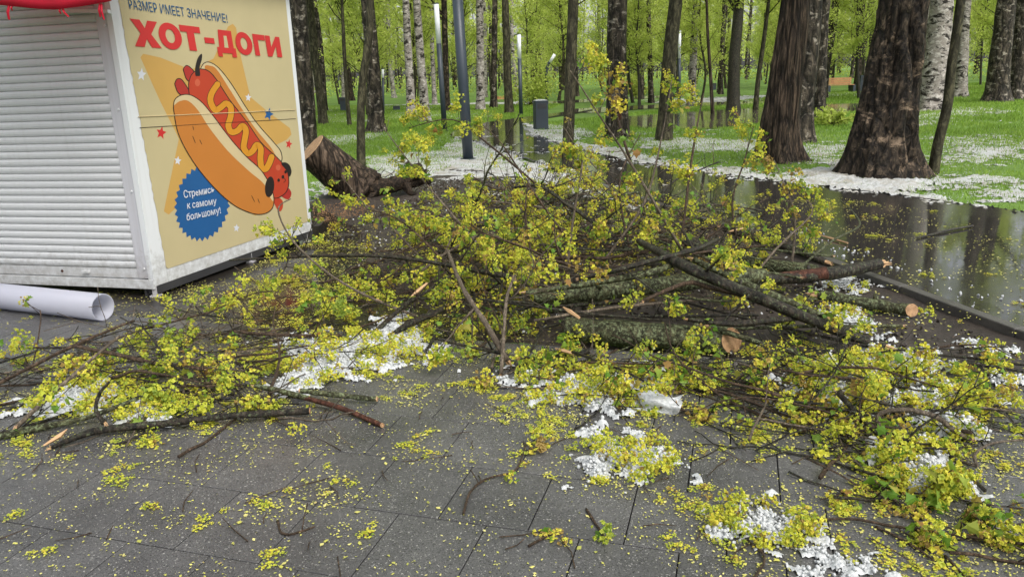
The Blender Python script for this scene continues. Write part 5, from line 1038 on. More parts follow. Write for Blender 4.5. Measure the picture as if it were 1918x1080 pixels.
lamp('thick dark grey lamp post nearest the heap, cut off by the frame', (877, 298), (857, 0), .10, extra=.4)
lamp('lamp post with white top left of the nearest dark post', (833, 245), (817, 8), .075, (822, 82))
lamp('slim lamp post with white top standing beside the path bend', (976, 215), (972, 65), .075, (973, 110))
lamp('short far lamp post behind the forked trunk', (718, 214), (717, 130), .055, (717, 146))
lamp('far white-topped lamp post between the stringy-barked tree and slim trunks', (1272, 190), (1273, 58), .075, (1272, 110))
f = G(1024, 197); Y = f[1]; rt = tag(empty('lamp_post', f), 'lamp post with leaning white head behind the litter bin', 'lamp post', 'lamp posts of the park')
mb = MB(); mb.tube(smooth_path([f, atY(1024, 150, Y), atY(1023, 133, Y), atY(1026, 122, Y), atY(1030, 117, Y)], 5), .075, 12); obj('pole', mb.mesh('pole', True, f), 'lamp_grey', rt)
mb = MB(); mb.tube([atY(1030, 117, Y), atY(1039, 102, Y)], .075, 12); obj('diffuser', mb.mesh('diffuser', True, f), 'lamp_white', rt)
def bin_(label, x, y, wpx, hpx, snow=True):
    f = G(x, y); k = np.linalg.norm(f - EYE) / FOC; W_, H_ = wpx * k * .92, hpx * k; rt = tag(empty('litter_bin', f, .2), label, 'litter bin', 'litter bins of the park')
    mb = MB(); mb.box((0, 0, H_ * .48), W_, W_, H_ * .92); o = obj('body', mb.mesh('body'), 'bin_grey', rt); b_ = o.modifiers.new('b', 'BEVEL'); b_.width = .012; b_.segments = 2
    mb = MB(); mb.box((0, 0, .01), W_ * 1.06, W_ * 1.06, .05); obj('plinth', mb.mesh('plinth'), 'bin_grey', rt)
    mb = MB(); mb.box((0, 0, H_ * .955), W_ * 1.03, W_ * 1.03, H_ * .05); obj('lid', mb.mesh('lid'), 'bin_grey', rt)
    mb = MB(); mb.box((0, -W_ * .5 - .003, H_ * .80), W_ * .7, .01, H_ * .16); obj('slot', mb.mesh('slot'), 'dark_steel', rt)
    if snow:
        mb = MB(); r = np.random.RandomState(1); g = np.linspace(-.5, .5, 9); V = [(a * W_, b * W_, H_ * .98 + .03 * (1 - (2*a)**4) * (1 - (2*b)**4) + r.uniform(0, .006)) for a in g for b in g]; Q = [(i*9+j, (i+1)*9+j, (i+1)*9+j+1, i*9+j+1) for i in range(8) for j in range(8)]; mb.add(V, Q); obj('hail_cap', mb.mesh('hail_cap', True), 'hail', rt)
bin_('dark litter bin topped with hail standing by the path bend', 1013, 242, 25, 52)
bin_('tall dark litter bin far behind the leaning trunk by the kiosk', 643, 208, 11, 24, False); bin_('low dark bin far away between slim trunks', 743, 207, 13, 8, False); bin_('dark litter bin beside the wooden bench', 1612, 171, 14, 26, False)
bin_('far dark bin left of the dark forked tree', 1337, 168, 7, 11, False)
def bench(label, x, y, wpx, hpx):
    f = G(x, y); k = np.linalg.norm(f - EYE) / FOC; W_, H_ = wpx * k, hpx * k; rt = tag(empty('bench', f, .1), label, 'bench', 'benches of the park')
    for i in range(3): mb = MB(); mb.box((0, .16, H_ * (.62 + .15 * i)), W_, .04, H_ * .13); obj('back_slat', mb.mesh('back_slat'), 'bench_wood', rt)
    for i in range(4): mb = MB(); mb.box((0, -.18 + .1 * i, H_ * .50), W_, .09, .04); obj('seat_slat', mb.mesh('seat_slat'), 'bench_wood', rt)
    for s in (-1, 1):
        mb = MB(); mb.box((s * W_ * .5, 0, H_ * .24), W_ * .1, .5, H_ * .48); obj('leg', mb.mesh('leg'), 'bin_grey', rt)
        mb = MB(); mb.box((s * W_ * .44, .2, H_ * .62), .05, .04, H_ * .7); obj('back_post', mb.mesh('back_post'), 'bin_grey', rt)
bench('wooden park bench with dark ends between the two big trunks', 1572, 173, 44, 24); bench('far wooden bench beyond the path bend', 938, 190, 16, 9); bench('far wooden bench near the slim birch at the left', 775, 196, 12, 8)

# ------------------------------------------------------------------ hail lying on the lawn
def lawn_hail(label, pts, step, thr, h, seed, soft=.5):
    pg = smooth_path(poly(pts), 5, True); lo, hi = pg.min(0) - step, pg.max(0) + step; nx, ny = int((hi[0]-lo[0])/step) + 1, int((hi[1]-lo[1])/step) + 1
    X, Y = np.meshgrid(lo[0] + np.arange(nx) * step, lo[1] + np.arange(ny) * step, indexing='ij'); P = np.stack([X.ravel(), Y.ravel()], 1)
    e = np.where(inside(P, pg), 1, -1) * edge_dist(P, pg); n = .45 * fbm(P[:, 0] * 1.6 + seed, P[:, 1] * 1.6, o=4) + .27 * fbm(P[:, 0] * 8 + seed, P[:, 1] * 8, o=2) + .28 * _rs.rand(len(P))
    f = n - thr + np.clip(e / soft, -1, 1) * .16; keepv = f > 0; z = -.028 + np.clip(f * 2.5, 0, 1) * h * .6 + .012 * (fbm(P[:, 0]*25, P[:, 1]*25, o=2))
    on = inside(P, path_pg); keepv = keepv & (~on | (f > .07)); z = np.where(keepv, z, -.028); z = np.where(on, np.maximum(z + .05, .0375), z); idx = np.arange(nx*ny).reshape(nx, ny); Q = np.stack([idx[:-1, :-1], idx[1:, :-1], idx[1:, 1:], idx[:-1, 1:]], -1).reshape(-1, 4); k = keepv[Q].sum(1) >= 3
    Q = Q[k]; used, inv = np.unique(Q, return_inverse=True); V = np.c_[P, z][used]
    if len(Q): tag(obj('hail', mesh('hail', V, [inv.reshape(-1, 4)], smooth=True), 'hail_dirty'), label, None, None, 'stuff')
lawn_hail('white hail bank along the near side of the path bend', [(846, 260), (890, 268), (940, 284), (1000, 305), (1100, 341), (1200, 376), (1180, 396), (1000, 345), (900, 318), (820, 312), (840, 285)], .035, .43, .07, 1, .35)
lawn_hail('thin hail over the grass around the dark lamp post', [(690, 290), (800, 280), (900, 268), (960, 310), (900, 335), (760, 345), (690, 335)], .04, .52, .05, 2, .5)
lawn_hail('white hail patch beside the uprooted stump', [(690, 318), (720, 305), (790, 302), (830, 312), (770, 332), (700, 336)], .035, .38, .06, 3, .3)
lawn_hail('small white hail strip on the left lawn', [(685, 295), (740, 288), (790, 290), (740, 302)], .035, .42, .05, 4, .3)
lawn_hail('hail strip on the lawn behind the kiosk', [(590, 256), (700, 250), (690, 262), (660, 268), (595, 272)], .05, .44, .05, 5, .5)
lawn_hail('hail by the stump foot and kiosk corner', [(585, 340), (640, 350), (640, 375), (590, 385)], .04, .47, .04, 6, .3)
lawn_hail('white hail bank along the far side of the path', [(985, 240), (1040, 247), (1110, 266), (1250, 297), (1400, 320), (1500, 328), (1570, 325), (1600, 340), (1700, 358), (1800, 374), (1918, 396), (1918, 407), (1700, 377), (1500, 351), (1250, 319), (1100, 289), (1005, 260)], .035, .475, .09, 7, .40)
lawn_hail('hail drift around the foot of the big cracked trunk', [(1500, 322), (1560, 308), (1590, 300), (1620, 330), (1720, 335), (1740, 350), (1680, 355), (1560, 345)], .035, .44, .10, 8, .35)
lawn_hail('speckled hail on the grass at the right edge', [(1700, 332), (1800, 325), (1918, 335), (1918, 372), (1800, 362)], .04, .50, .04, 9, .6)
lawn_hail('hail strip between the two slim trunks', [(1180, 258), (1300, 256), (1420, 262), (1500, 275), (1380, 284), (1230, 275)], .05, .47, .05, 10, .6)
lawn_hail('speckled hail on grass between the two big trunks', [(1500, 280), (1570, 262), (1620, 275), (1570, 300), (1510, 300)], .045, .51, .04, 11, .6)
lawn_hail('hail around the litter bin foot', [(985, 236), (1040, 232), (1110, 248), (1060, 256), (1000, 250)], .05, .42, .06, 12, .5)
lawn_hail('far hail band across the left lawn', [(590, 214), (750, 208), (930, 208), (960, 215), (800, 222), (600, 228)], .09, .50, .06, 13, 1.2)
lawn_hail('farther hail band along the left far path', [(560, 202), (800, 194), (1000, 190), (1000, 197), (800, 203), (560, 210)], .11, .46, .06, 14, 1.2)
lawn_hail('hail patches around the birch at the right', [(1690, 222), (1760, 205), (1830, 198), (1860, 205), (1760, 222), (1700, 235)], .07, .48, .06, 15, .8)
lawn_hail('speckled hail across the right lawn', [(1720, 262), (1918, 245), (1918, 300), (1740, 300)], .05, .56, .03, 16, .8)
lawn_hail('far hail band behind the puddles', [(1250, 186), (1500, 176), (1700, 170), (1700, 176), (1500, 184), (1260, 194)], .11, .50, .06, 17, 1.5)
def spray(label, pts, n, seed, size=(.006, .014)):
    r = np.random.RandomState(seed); pg = poly(pts); lo, hi = pg.min(0), pg.max(0); P = lo + r.rand(n * 4, 2) * (hi - lo); P = P[inside(P, pg)]; P = P[fbm(P[:, 0] * 1.3 + 3, P[:, 1] * 1.3, o=3) > r.uniform(.3, .65, len(P))][:n]; m = len(P); S = r.uniform(*size, m)
    oc = np.array([(1, 0, 0), (-1, 0, 0), (0, 1, 0), (0, -1, 0), (0, 0, 1), (0, 0, -1)], float); T = np.array([(0, 2, 4), (2, 1, 4), (1, 3, 4), (3, 0, 4)])
    W = oc[None] * S[:, None, None] + np.c_[P, -.02 + r.uniform(0, .035, m)][:, None]
    tag(obj('hail', mesh('hail', W.reshape(-1, 3), [(T[None] + (np.arange(m) * 6)[:, None, None]).reshape(-1, 3)]), 'hail'), label, None, None, 'stuff')
spray('loose hail grains in the grass left of the path', [(600, 250), (850, 245), (960, 310), (820, 345), (680, 340), (600, 300)], 2800, 1, (.004, .008))
spray('loose hail grains in the grass right of the path', [(1000, 245), (1500, 240), (1918, 270), (1918, 395), (1500, 345), (1100, 285)], 3600, 2, (.004, .008))
spray('loose hail grains in the far grass', [(560, 205), (950, 200), (950, 235), (560, 245)], 1500, 3, (.007, .013))
spray('loose hail grains in the far right grass', [(1650, 180), (1918, 165), (1918, 250), (1700, 260)], 900, 4, (.007, .013))

# ------------------------------------------------------------------ grass blades
def grass(label, pts, n, seed, size=(.03, .065), wid=.006):
    r = np.random.RandomState(seed); pg = poly(pts); lo, hi = pg.min(0), pg.max(0); P = lo + r.rand(n * 5, 2) * (hi - lo); ok_ = inside(P, pg) & ~inside(P, path_pg) & ~inside(P, mud_pg)
    for q_ in PUD: ok_ &= ~inside(P, q_) | (r.rand(len(P)) < .03)
    P = P[ok_]
    dist = np.linalg.norm(P, axis=1); P = P[r.rand(len(P)) < np.clip((14 / dist) ** 1.0, .0, 1)][:n]; P = P[fbm(P[:, 0] * 1.1, P[:, 1] * 1.1, o=3) > r.uniform(.15, .5, len(P))]; m = len(P)
    d = np.linalg.norm(P, axis=1) / 14; H = r.uniform(*size, m) * np.clip(d, 1, 1.8); a = r.uniform(0, 6.28, m); W_ = wid * np.clip(d, .8, 4) * r.uniform(.7, 1.4, m); lean = r.uniform(.1, .9, m) * H; b = r.uniform(0, 6.28, m)
    A = np.c_[P, np.full(m, -.03)]; w_ = np.c_[np.cos(a) * W_, np.sin(a) * W_, np.zeros(m)]; tipv = A + np.c_[np.cos(b) * lean, np.sin(b) * lean, H]
    V = np.stack([A - w_, A + w_, tipv], 1).reshape(-1, 3); t = np.clip(r.normal(.5, .2, m) + .5 * (fbm(P[:, 0] * .7, P[:, 1] * .7, o=3) - .5), 0, 1)
    tag(obj('grass', mesh('grass', V, [np.arange(m*3).reshape(-1, 3)], np.repeat(t, 3)), 'grass_blade'), label, None, None, 'stuff')
grass('short bright green grass of the left lawn', [(560, 200), (1050, 195), (1000, 215), (850, 250), (1050, 345), (850, 345), (560, 350)], 110000, 1)
grass('short bright green grass of the right lawn', [(1000, 232), (1500, 175), (1918, 150), (1918, 402), (1500, 347), (1100, 285), (1000, 255)], 190000, 2)

# ------------------------------------------------------------------ trees
def trunk_mesh(name, pts, radii, flare, seed, n=40, step=.045, amp=.02, lobes=5, fa=2.0, fz=2.0, hi=4.0, broad=.25, furrow=0.0):
    """pts polyline from the foot upward, local"""
    P = smooth_path(pts, 12); l = np.concatenate([[0], np.cumsum(np.linalg.norm(np.diff(P, axis=0), axis=1))]); Lt = l[-1]
    s = np.concatenate([np.arange(0, min(hi, Lt), step), np.linspace(min(hi, Lt), Lt, 10) if Lt > hi else [Lt]]); Pc = np.stack([np.interp(s, l, P[:, k]) for k in range(3)], 1)
    R = np.interp(s / Lt, np.linspace(0, 1, len(radii)), radii); a = np.arange(n) * 2*math.pi/n; m = len(s)
    A, S = np.tile(a, m), np.repeat(s, n); RR = np.repeat(R, n)
    fl = flare * np.exp(-S / .30) * (1 + .55 * np.sin(lobes * A + seed)) + broad * flare * np.exp(-S / 1.1)
    rid = .65 * (1 - np.abs(2 * vnoise(np.cos(A) * fa * 4 + seed * 3.1, np.sin(A) * fa * 4, S * fz) - 1)) + .35 * (1 - np.abs(2 * vnoise(np.cos(A) * fa * 9 + seed * 3.1, np.sin(A) * fa * 9, S * fz * 2.3) - 1)); nz = fbm(np.cos(A) * fa + seed, np.sin(A) * fa, S * fz * .6, 3) - .5
    d = RR * (1 + fl) + amp * (rid - .5) * 1.3 + amp * 2.2 * nz
    if furrow:      # a deep healed split down the stem
        da = (A - (-1.30 + .22 * np.sin(S * 2.1) + .10 * np.sin(S * 5.3)) + math.pi) % (2 * math.pi) - math.pi; d = d - furrow * np.exp(-(da / .14) ** 2) * np.clip(S / .4, 0, 1) * np.clip((3.2 - S), 0, 1) + .45 * furrow * np.exp(-((np.abs(da) - .34) / .18) ** 2)
    V = np.repeat(Pc, n, 0) + np.stack([np.cos(A) * d, np.sin(A) * d, np.zeros_like(d)], 1)
    i = np.arange(m - 1)[:, None] * n; j = np.arange(n)[None]; k = (j + 1) % n; Q = np.stack([i + j, i + k, i + n + k, i + n + j], -1).reshape(-1, 4)
    mb = MB(); mb.add(V, Q); return mb, Pc, R
def limbs_and_leaves(mb, Pc, R, r, h0, h1, nl, Lr, nleaf, ls, ang=(.5, 1.1), thin=.4, droop=0.0, lr=None):
    z = Pc[:, 2]; LP = []
    for k in range(nl):
        h = h0 + (h1 - h0) * ((k + r.rand()) / nl); i = int(np.argmin(np.abs(z - h))); p = Pc[i]; a = r.uniform(0, 6.28); e = r.uniform(*ang); d = np.array([math.cos(a) * math.sin(e), math.sin(a) * math.sin(e), math.cos(e)])
        f = (h - h0) / max(h1 - h0, .1); L = r.uniform(*Lr) * (1 - .55 * f); q = [p]; 
        for s in range(5): d = unit(d + r.normal(0, .13, 3) + np.array([0, 0, .05 - droop])); q.append(q[-1] + d * L / 5)
        mb.tube(q, np.linspace(max(R[i] * thin, .008), .006, 6), 4); q = np.array(q)
        for s in range(4):
            t = r.randint(1, 5); dd = unit(r.normal(size=3) + unit(q[t+1] - q[t]) * 1.2); b = q[t]; e2 = b + dd * L * r.uniform(.25, .5); mb.tube([b, (b + e2) / 2 + r.normal(0, .04, 3), e2], [.008, .006, .003], 3)
            LP.append((b, e2))
        LP.append((q[2], q[5])); LP.append((q[3], q[5]))
    LP = np.array(LP); k = r.randint(0, len(LP), nleaf); t = r.rand(nleaf, 1) ** .7; C = LP[k, 0] + (LP[k, 1] - LP[k, 0]) * t + r.normal(0, .13, (nleaf, 3)) * np.array([1, 1, .7])
    nn = unit_rows(r.normal(size=(nleaf, 3)) + np.array([0, 0, .5])); R_ = rand_rots(nn, r); sz = r.uniform(.55, 1.2, nleaf) * ls
    base = np.array([(-.9, 0, 0), (-.1, -.55, .12), (1, 0, -.25), (-.1, .55, .12)]); W = np.einsum('nij,vj->nvi', R_, base) * sz[:, None, None] + C[:, None]
    tint = np.clip(.45 + .35 * (fbm(C[:, 0] * .9 + 50, C[:, 1] * .9 + 50, C[:, 2] * .9, 2) - .5) * 2 + r.normal(0, .14, nleaf), 0, 1)
    return mesh('crown', W.reshape(-1, 3), [np.arange(nleaf * 4).reshape(-1, 4)], np.repeat(tint, 4))
def unit_rows(a): return a / (np.linalg.norm(a, axis=1)[:, None] + 1e-9)
CANOPY = []
def canopy(seed, h0=6.0, h1=16.0, nl=26, Lr=(2.0, 4.2), nleaf=5200, ls=.14):
    r = np.random.RandomState(seed); Pc = np.stack([np.zeros(40), np.zeros(40), np.linspace(0, 17, 40)], 1); mb = MB(); me = limbs_and_leaves(mb, Pc, np.linspace(.16, .04, 40), r, h0, h1, nl, Lr, nleaf, ls); return mb.mesh('limbs', True), me
def hero_tree(label, foot, via, width_px, wref, flare, bark_, seed, taper=.82, n=44, amp=.02, crown=True, height=15.0, lobes=5, group=None, fa=2.0, fz=2.0, crown_scale=1.0, low=None, broad=.25, furrow=0.0):
    """via: sight-line points on the trunk axis above the foot, all at the foot's depth; the axis then runs on to the tree top"""
    f = G(*foot); Y = f[1]; k = np.linalg.norm(f - EYE) / FOC; rad = width_px * k / 2
    pts = [f + np.array([0, 0, -.08])] + [atY(x, y, Y) for x, y in via]; d = unit(pts[-1] - pts[-2]); h = pts[-1][2]; d = unit(d + np.array([0, 0, .6]))
    while h < height: pts.append(pts[-1] + d * 2.2); h = pts[-1][2]; d = unit(d + np.array([0, 0, .5]))
    root = tag(empty('tree', f), label, 'tree', group); rl = np.random.RandomState(seed)
    mb, Pc, R = trunk_mesh('trunk', np.array(pts) - f, [rad * 1.05, rad * taper, rad * taper * .6, rad * .3, .03], flare, seed, n, amp=amp, lobes=lobes, fa=fa, fz=fz, broad=broad, furrow=furrow)
    ln = limbs_and_leaves(mb, Pc, R, rl, low or 5.0, height * .97, 26 if low is None else 34, (1.6, 3.4), 1900 if low is None else 6500, .13 * crown_scale if low is None else .075)
    obj('trunk', mb.mesh('trunk', True), bark_, root); obj('crown', ln, 'crown_leaf', root); return root
hero_tree('massive cracked dark trunk leaning by the right bank of hail', (1648, 326), [(1651, 262), (1664, 190), (1680, 95), (1694, 0)], 72, 200, .52, 'bark_old', 3, .86, 120, .065, broad=.9, furrow=.10, lobes=4, fz=1.4)
hero_tree('broad stringy-barked trunk left of the massive cracked one', (1463, 298), [(1460, 245), (1472, 150), (1484, 60), (1491, 0)], 48, 150, .52, 'bark_stringy', 4, .84, 96, .042, broad=.8, lobes=5, fz=.8)
hero_tree('paler trunk tucked behind the broad stringy-barked one', (1498, 264), [(1502, 200), (1512, 100), (1520, 0)], 36, 150, .35, 'bark_birch_dark', 5, .86, 36, .02)
hero_tree('thin curved grey-green sapling right of the massive trunk', (1748, 322), [(1757, 270), (1774, 200), (1782, 130), (1792, 60), (1800, 0)], 15, 150, .12, 'bark_thin', 6, .85, 20, .004, height=9)
hero_tree('white birch with dark fissured foot behind the thin sapling', (1742, 206), [(1750, 150), (1757, 80), (1765, 0)], 38, 100, .42, 'bark_birch', 7, .82, 36, .02)
hero_tree('birch trunk hidden partly behind the massive cracked trunk', (1712, 185), [(1715, 120), (1722, 60), (1728, 0)], 26, 100, .3, 'bark_birch', 8, .85, 24, .015)
hero_tree('slender white birch just right of the thin sapling', (1797, 181), [(1800, 120), (1803, 60), (1808, 0)], 20, 100, .3, 'bark_birch', 9, .85, 24, .015)
hero_tree('dark-footed birch second from the right edge', (1866, 190), [(1872, 120), (1880, 50), (1886, 0)], 30, 100, .42, 'bark_birch_dark', 10, .8, 30, .02)
hero_tree('birch at the very right edge of the view', (1900, 186), [(1906, 120), (1912, 60), (1918, 0)], 24, 100, .4, 'bark_birch_dark', 11, .85, 30, .02)
hero_tree('dark trunk with a small red wound behind the path bend', (1157, 256), [(1156, 190), (1155, 100), (1157, 0)], 36, 130, .32, 'bark_birch_dark', 12, .9, 36, .018)
hero_tree('slimmer trunk leaning right beside the red-wounded one', (1243, 262), [(1248, 190), (1255, 100), (1266, 0)], 24, 130, .25, 'bark_thin', 13, .9, 28, .012)
hero_tree('slim dark greenish trunk rising behind the heap', (1063, 300), [(1066, 220), (1069, 120), (1074, 0)], 19, 130, .15, 'bark_thin', 14, .92, 24, .006, height=12)
hero_tree('dark tree forking into a Y beyond the puddle', (1373, 208), [(1374, 160), (1376, 100), (1380, 60)], 20, 130, .25, 'bark_wet', 15, .9, 24, .01, height=11, low=3.0)
hero_tree('birch leaning left with torn foot on the left lawn', (706, 246), [(703, 190), (697, 110), (688, 0)], 25, 120, .5, 'bark_birch_dark', 16, .85, 36, .02)
hero_tree('thin forked sapling in front of the leaning birch', (676, 312), [(676, 220), (679, 150), (690, 80), (693, 0)], 14, 150, .12, 'bark_thin', 17, .9, 20, .005, height=9)
hero_tree('grey trunk rising behind the kiosk corner', (576, 285), [(572, 200), (564, 100), (556, 0)], 31, 130, .2, 'bark_birch_dark', 18, .92, 36, .015)
hero_tree('dark trunk right of the nearest lamp post', (954, 212), [(951, 150), (949, 80), (946, 0)], 14, 130, .3, 'bark_thin', 19, .9, 20, .01)
hero_tree('birch with broad foot left of the white-topped lamp post', (796, 226), [(793, 170), (786, 90), (780, 0)], 15, 130, .45, 'bark_birch', 20, .9, 24, .012)
hero_tree('two-toned birch farther behind the white-topped lamp post', (770, 216), [(768, 160), (764, 90), (760, 0)], 14, 130, .4, 'bark_birch', 21, .9, 20, .012)
hero_tree('straight birch far behind between the two lamp posts', (900, 206), [(900, 150), (899, 80), (898, 0)], 14, 130, .35, 'bark_birch', 22, .9, 20, .012)
hero_tree('second straight birch far between the two lamp posts', (925, 202), [(925, 150), (926, 80), (927, 0)], 11, 130, .35, 'bark_birch_dark', 23, .9, 20, .012)
hero_tree('dark leaning trunk just right of the kiosk', (606, 232), [(600, 180), (590, 110), (585, 60)], 14, 130, .3, 'bark_thin', 24, .9, 20, .008, height=12)
hero_tree('thin dark sapling left of the slim forked sapling', (655, 235), [(650, 180), (645, 100), (640, 0)], 7, 130, .2, 'bark_thin', 25, .9, 14, .004, height=9, low=3.2)
hero_tree('slim birch standing in the puddle with pale stem', (1295, 196), [(1297, 150), (1300, 80), (1305, 0)], 13, 130, .3, 'bark_birch', 26, .9, 20, .01)
hero_tree('thin tree standing in the puddle right of the pale stem', (1415, 205), [(1420, 150), (1430, 80), (1440, 0)], 8, 130, .2, 'bark_thin', 27, .9, 16, .004, height=10, low=3.2)
hero_tree('thin reddish sapling standing in the puddle', (1335, 213), [(1332, 160), (1328, 100), (1325, 50)], 6, 130, .2, 'bark_stringy', 28, .9, 14, .003, height=8, low=3.5)
hero_tree('dark slim trunk right of the red-wounded tree group', (1220, 192), [(1218, 140), (1216, 70), (1214, 0)], 9, 130, .3, 'bark_birch_dark', 29, .9, 16, .008)
hero_tree('slender pale tree behind the bench', (1540, 184), [(1546, 130), (1556, 70), (1566, 0)], 14, 130, .3, 'bark_birch_dark', 30, .9, 20, .01)
# red wound on the trunk
f = G(1157, 256); mb = MB(); q = atY(1158, 216, f[1]) + np.array([0, -.25, 0]); Vw, Tw = ICO2; mb.add(Vw * np.array([.05, .02, .13]) + q - f, None, Tw)
tr = [o for o in bpy.data.objects if o.get('label', '').startswith('dark trunk with a small red')][0]; obj('wound', mb.mesh('wound', True), 'stripped', tr)

# woodland trees: a few kinds, then copies that share their meshes
def wood_kind(seed, maple=True):
    r = np.random.RandomState(seed)
    if maple:
        H = r.uniform(8, 11); x = np.cumsum(r.normal(0, .18, 6)); y = np.cumsum(r.normal(0, .18, 6)); pts = np.stack([x - x[0], y - y[0], np.linspace(-.08, H, 6)], 1); rad = r.uniform(.055, .10)
        mb, Pc, R = trunk_mesh('trunk', pts, [rad, rad * .8, rad * .5, .02], .25, seed, 12, .25, .006, hi=3)
        me = limbs_and_leaves(mb, Pc, R, r, 1.5, H * .98, 40, (1.5, 3.2), 10000, .064, ang=(.6, 1.25))
        return mb.mesh('trunk', True), me, ('bark_thin' if seed % 3 else 'bark_wet')
    H = r.uniform(15, 19); x = np.cumsum(r.normal(0, .12, 6)); y = np.cumsum(r.normal(0, .12, 6)); pts = np.stack([x - x[0], y - y[0], np.linspace(-.08, H, 6)], 1); rad = r.uniform(.13, .20)
    mb, Pc, R = trunk_mesh('trunk', pts, [rad, rad * .85, rad * .6, .03], .45, seed, 20, .12, .018, hi=5)
    me = limbs_and_leaves(mb, Pc, R, r, 4.5, H * .98, 26, (1.6, 3.6), 2100, .12, ang=(.5, 1.2), droop=.12)
    return mb.mesh('trunk', True), me, ('bark_birch', 'bark_birch_dark', 'bark_old')[seed % 3]
MAP = [wood_kind(200 + i, True) for i in range(7)]; BIR = [wood_kind(300 + i, False) for i in range(6)]
def plant(kind, x, y, s, rz, label, group, name='tree'):
    tm, cm, bk = kind; root = tag(empty(name, (x, y, -.03), rz), label, 'tree', group); root.scale = (s, s, s)
    obj('trunk', tm, bk, root); obj('crown', cm, 'crown_leaf', root); return root
r = np.random.RandomState(12); placed = []
def ok(x, y, dmin):
    if inside(np.array([[x, y]]), path_pg)[0]: return False
    return all((x - a)**2 + (y - b)**2 > dmin**2 for a, b in placed)
keepout = poly([(850, 330), (845, 190), (1120, 190), (1500, 330)])
TZ = [(610, 'behind the kiosk corner'), (700, 'left of the leaning birch'), (815, 'left of the white-topped lamp post'), (870, 'between the two nearest lamp posts'), (975, 'left of the path bend'), (1060, 'behind the litter bin'), (1160, 'left of the red-wounded trunk'), (1260, 'right of the red-wounded trunk'), (1370, 'left of the forked dark tree'), (1460, 'right of the forked dark tree'), (1600, 'behind the bench'), (1720, 'behind the massive cracked trunk'), (1820, 'behind the white birches'), (9999, 'at the right edge of the wood')]
BKW = {'bark_thin': 'grey-green', 'bark_wet': 'dark', 'bark_birch': 'white', 'bark_birch_dark': 'mottled', 'bark_old': 'dark'}
def field(n, d0, d1, kinds, dmin, sr, label, group, half=.74):
    c = 0; tries = 0
    while c < n and tries < 6000:
        tries += 1; y = math.sqrt(r.uniform(d0**2, d1**2)); x = r.uniform(-half, half) * y
        if not ok(x, y, dmin) or inside(np.array([[x, y]]), keepout)[0]: continue
        if x < -.18 * y and y < 26: continue
        placed.append((x, y)); kd_ = kinds[r.randint(len(kinds))]; zx = [t for a_, t in TZ if proj((x, y, 0))[0] < a_][0]; dw = 'in the middle wood' if y < 47 else ('deeper in the wood' if y < 62 else ('far back' if y < 82 else 'farthest back')); lab = f"{BKW[kd_[2]]} {'leafy maple' if kinds is MAP else 'tall trunk'} {dw}, {zx}"
        plant(kd_, x, y, r.uniform(*sr), r.uniform(0, 6.28), lab, group); c += 1
field(62, 33, 62, MAP, 2.4, (.75, 1.05), 'young leafy maple in the bright green middle of the wood', 'young maples of the middle wood')
field(34, 32, 62, BIR, 3.0, (.8, 1.1), 'tall bare-stemmed tree in the middle of the wood', 'tall trunks of the middle wood')
field(70, 62, 100, MAP, 2.6, (.8, 1.2), 'leafy maple far back in the pale green wood', 'maples of the far wood', .72)
field(70, 62, 105, BIR, 3.0, (.85, 1.15), 'slender tall trunk far back in the wood', 'tall trunks of the far wood', .72)
# trees beside and behind the viewer's place, out of the frame, whose crowns the wet ground mirrors and which shade the place
for k, (x, y) in enumerate([(-13, 14), (12.5, 15.5), (15, 9), (-12, 22), (9.5, 24), (-8, 27)]):
    plant(BIR[k % 6], x, y, 1.0, k * 1.1, 'tall tree standing just outside the view beside the lawn', 'tall trees beside the view')
# the wood's end: one far mass
r = np.random.RandomState(77); mb = MB()
for k in range(420):
    y = r.uniform(104, 165); x = r.uniform(-.75, .75) * y; h = r.uniform(8, 16); rr = r.uniform(.07, .2); mb.tube([(x, y, -.1), (x + r.normal(0, .3), y, h)], [rr, rr * .5], 5, False, False)
tag(obj('distant_forest', mb.mesh('distant_forest', True), 'bark_birch_dark'), 'far grey trunks closing the wood', None, None, 'stuff')
n = 60000; y = r.uniform(104, 170, n); x = r.uniform(-.78, .78, n) * y; cl = vnoise(x * .22, y * .22); z = 2.0 + 13 * r.rand(n) ** 1.1 + 1.5 * cl
g = vnoise(x * .5, y * .5, z * .5) > .33; x, y, z = x[g], y[g], z[g]; n = len(x); R_ = rand_rots(r.normal(size=(n, 3)) + np.array([0, -.6, .4]), r); base = np.array([(-.9, 0, 0), (-.1, -.6, .12), (1, 0, -.25), (-.1, .6, .12)])
W = np.einsum('nij,vj->nvi', R_, base) * r.uniform(.16, .34, n)[:, None, None] + np.stack([x, y, z], 1)[:, None]
tag(obj('distant_foliage', mesh('distant_foliage', W.reshape(-1, 3), [np.arange(n*4).reshape(-1, 4)], np.repeat(np.clip(r.normal(.6, .2, n), 0, 1), 4)), 'crown_leaf'), 'far pale green foliage closing the wood', None, None, 'stuff')
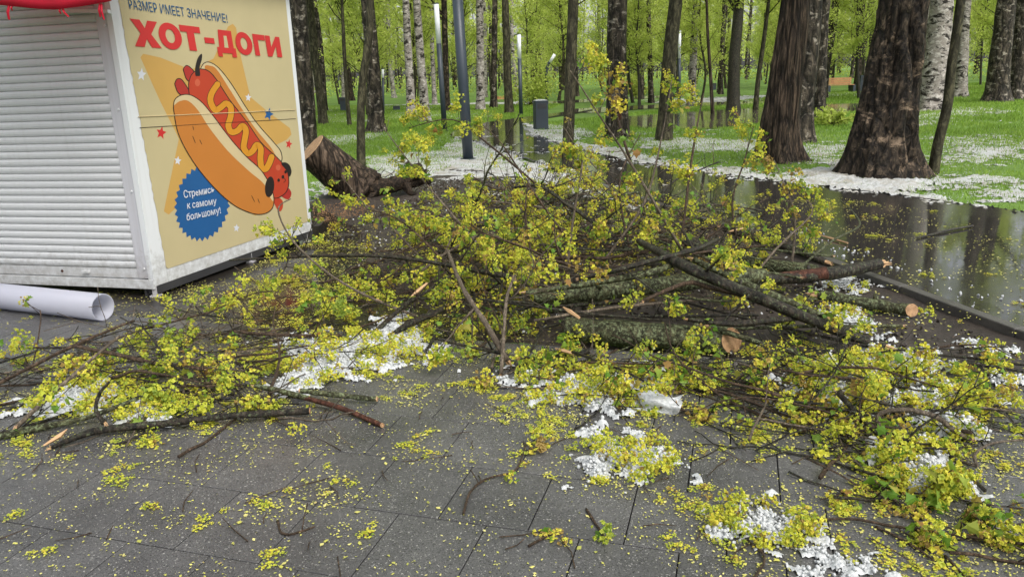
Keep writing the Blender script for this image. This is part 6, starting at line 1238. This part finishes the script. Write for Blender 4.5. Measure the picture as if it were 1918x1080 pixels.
n = 26000; y = r.uniform(58, 150, n); x = r.uniform(-.78, .78, n) * y; g = vnoise(x * .16 + 9, y * .16) > .52; x, y = x[g], y[g]; n = len(x); z = .05 + 1.5 * r.rand(n) ** 1.6; R_ = rand_rots(r.normal(size=(n, 3)) + np.array([0, -.6, .4]), r)
W = np.einsum('nij,vj->nvi', R_, base) * (r.uniform(.08, .16, n) * y / 80)[:, None, None] + np.stack([x, y, z], 1)[:, None]
tag(obj('undergrowth', mesh('undergrowth', W.reshape(-1, 3), [np.arange(n*4).reshape(-1, 4)], np.repeat(np.clip(r.normal(.25, .2, n), 0, 1), 4)), 'crown_leaf'), 'low green undergrowth far back between the trunks', None, None, 'stuff')
# leafy bushes
def bush(label, x, y, h, wd, seed, n=1500):
    f = G(x, y); r = np.random.RandomState(seed); mb = MB(); LP = []
    for k in range(16):
        d = unit(np.array([r.normal(0, .6), r.normal(0, .6), 1])); L = h * r.uniform(.6, 1.05); q = [np.zeros(3)]
        for s in range(4): d = unit(d + r.normal(0, .15, 3)); q.append(q[-1] + d * L / 4 * np.array([wd, wd, 1]))
        mb.tube(q, np.linspace(.015, .004, 5), 4); LP.append((q[1], q[4]))
    LP = np.array(LP); k = r.randint(0, 16, n); C = LP[k, 0] + (LP[k, 1] - LP[k, 0]) * r.rand(n, 1) + r.normal(0, .16 * h / 2, (n, 3)); C[:, 2] = np.maximum(C[:, 2], .03); R_ = rand_rots(r.normal(size=(n, 3)) + np.array([0, 0, .5]), r)
    W = np.einsum('nij,vj->nvi', R_, base) * r.uniform(.04, .085, n)[:, None, None] + C[:, None]; root = tag(empty('bush', f), label, 'bush'); obj('stems', mb.mesh('stems', True), 'bark_twig', root)
    obj('foliage', mesh('foliage', W.reshape(-1, 3), [np.arange(n*4).reshape(-1, 4)], np.repeat(np.clip(r.normal(.3, .2, n), 0, 1), 4)), 'crown_leaf', root)
bush('dense green bush left of the litter bin beyond the path', 994, 198, 2.6, .8, 1, 2600); bush('small green bush beside the red-wounded trunk', 1185, 182, 1.6, .8, 2); bush('low fallen leafy spray between the big trunks', 1560, 234, .5, 1.8, 3, 700)
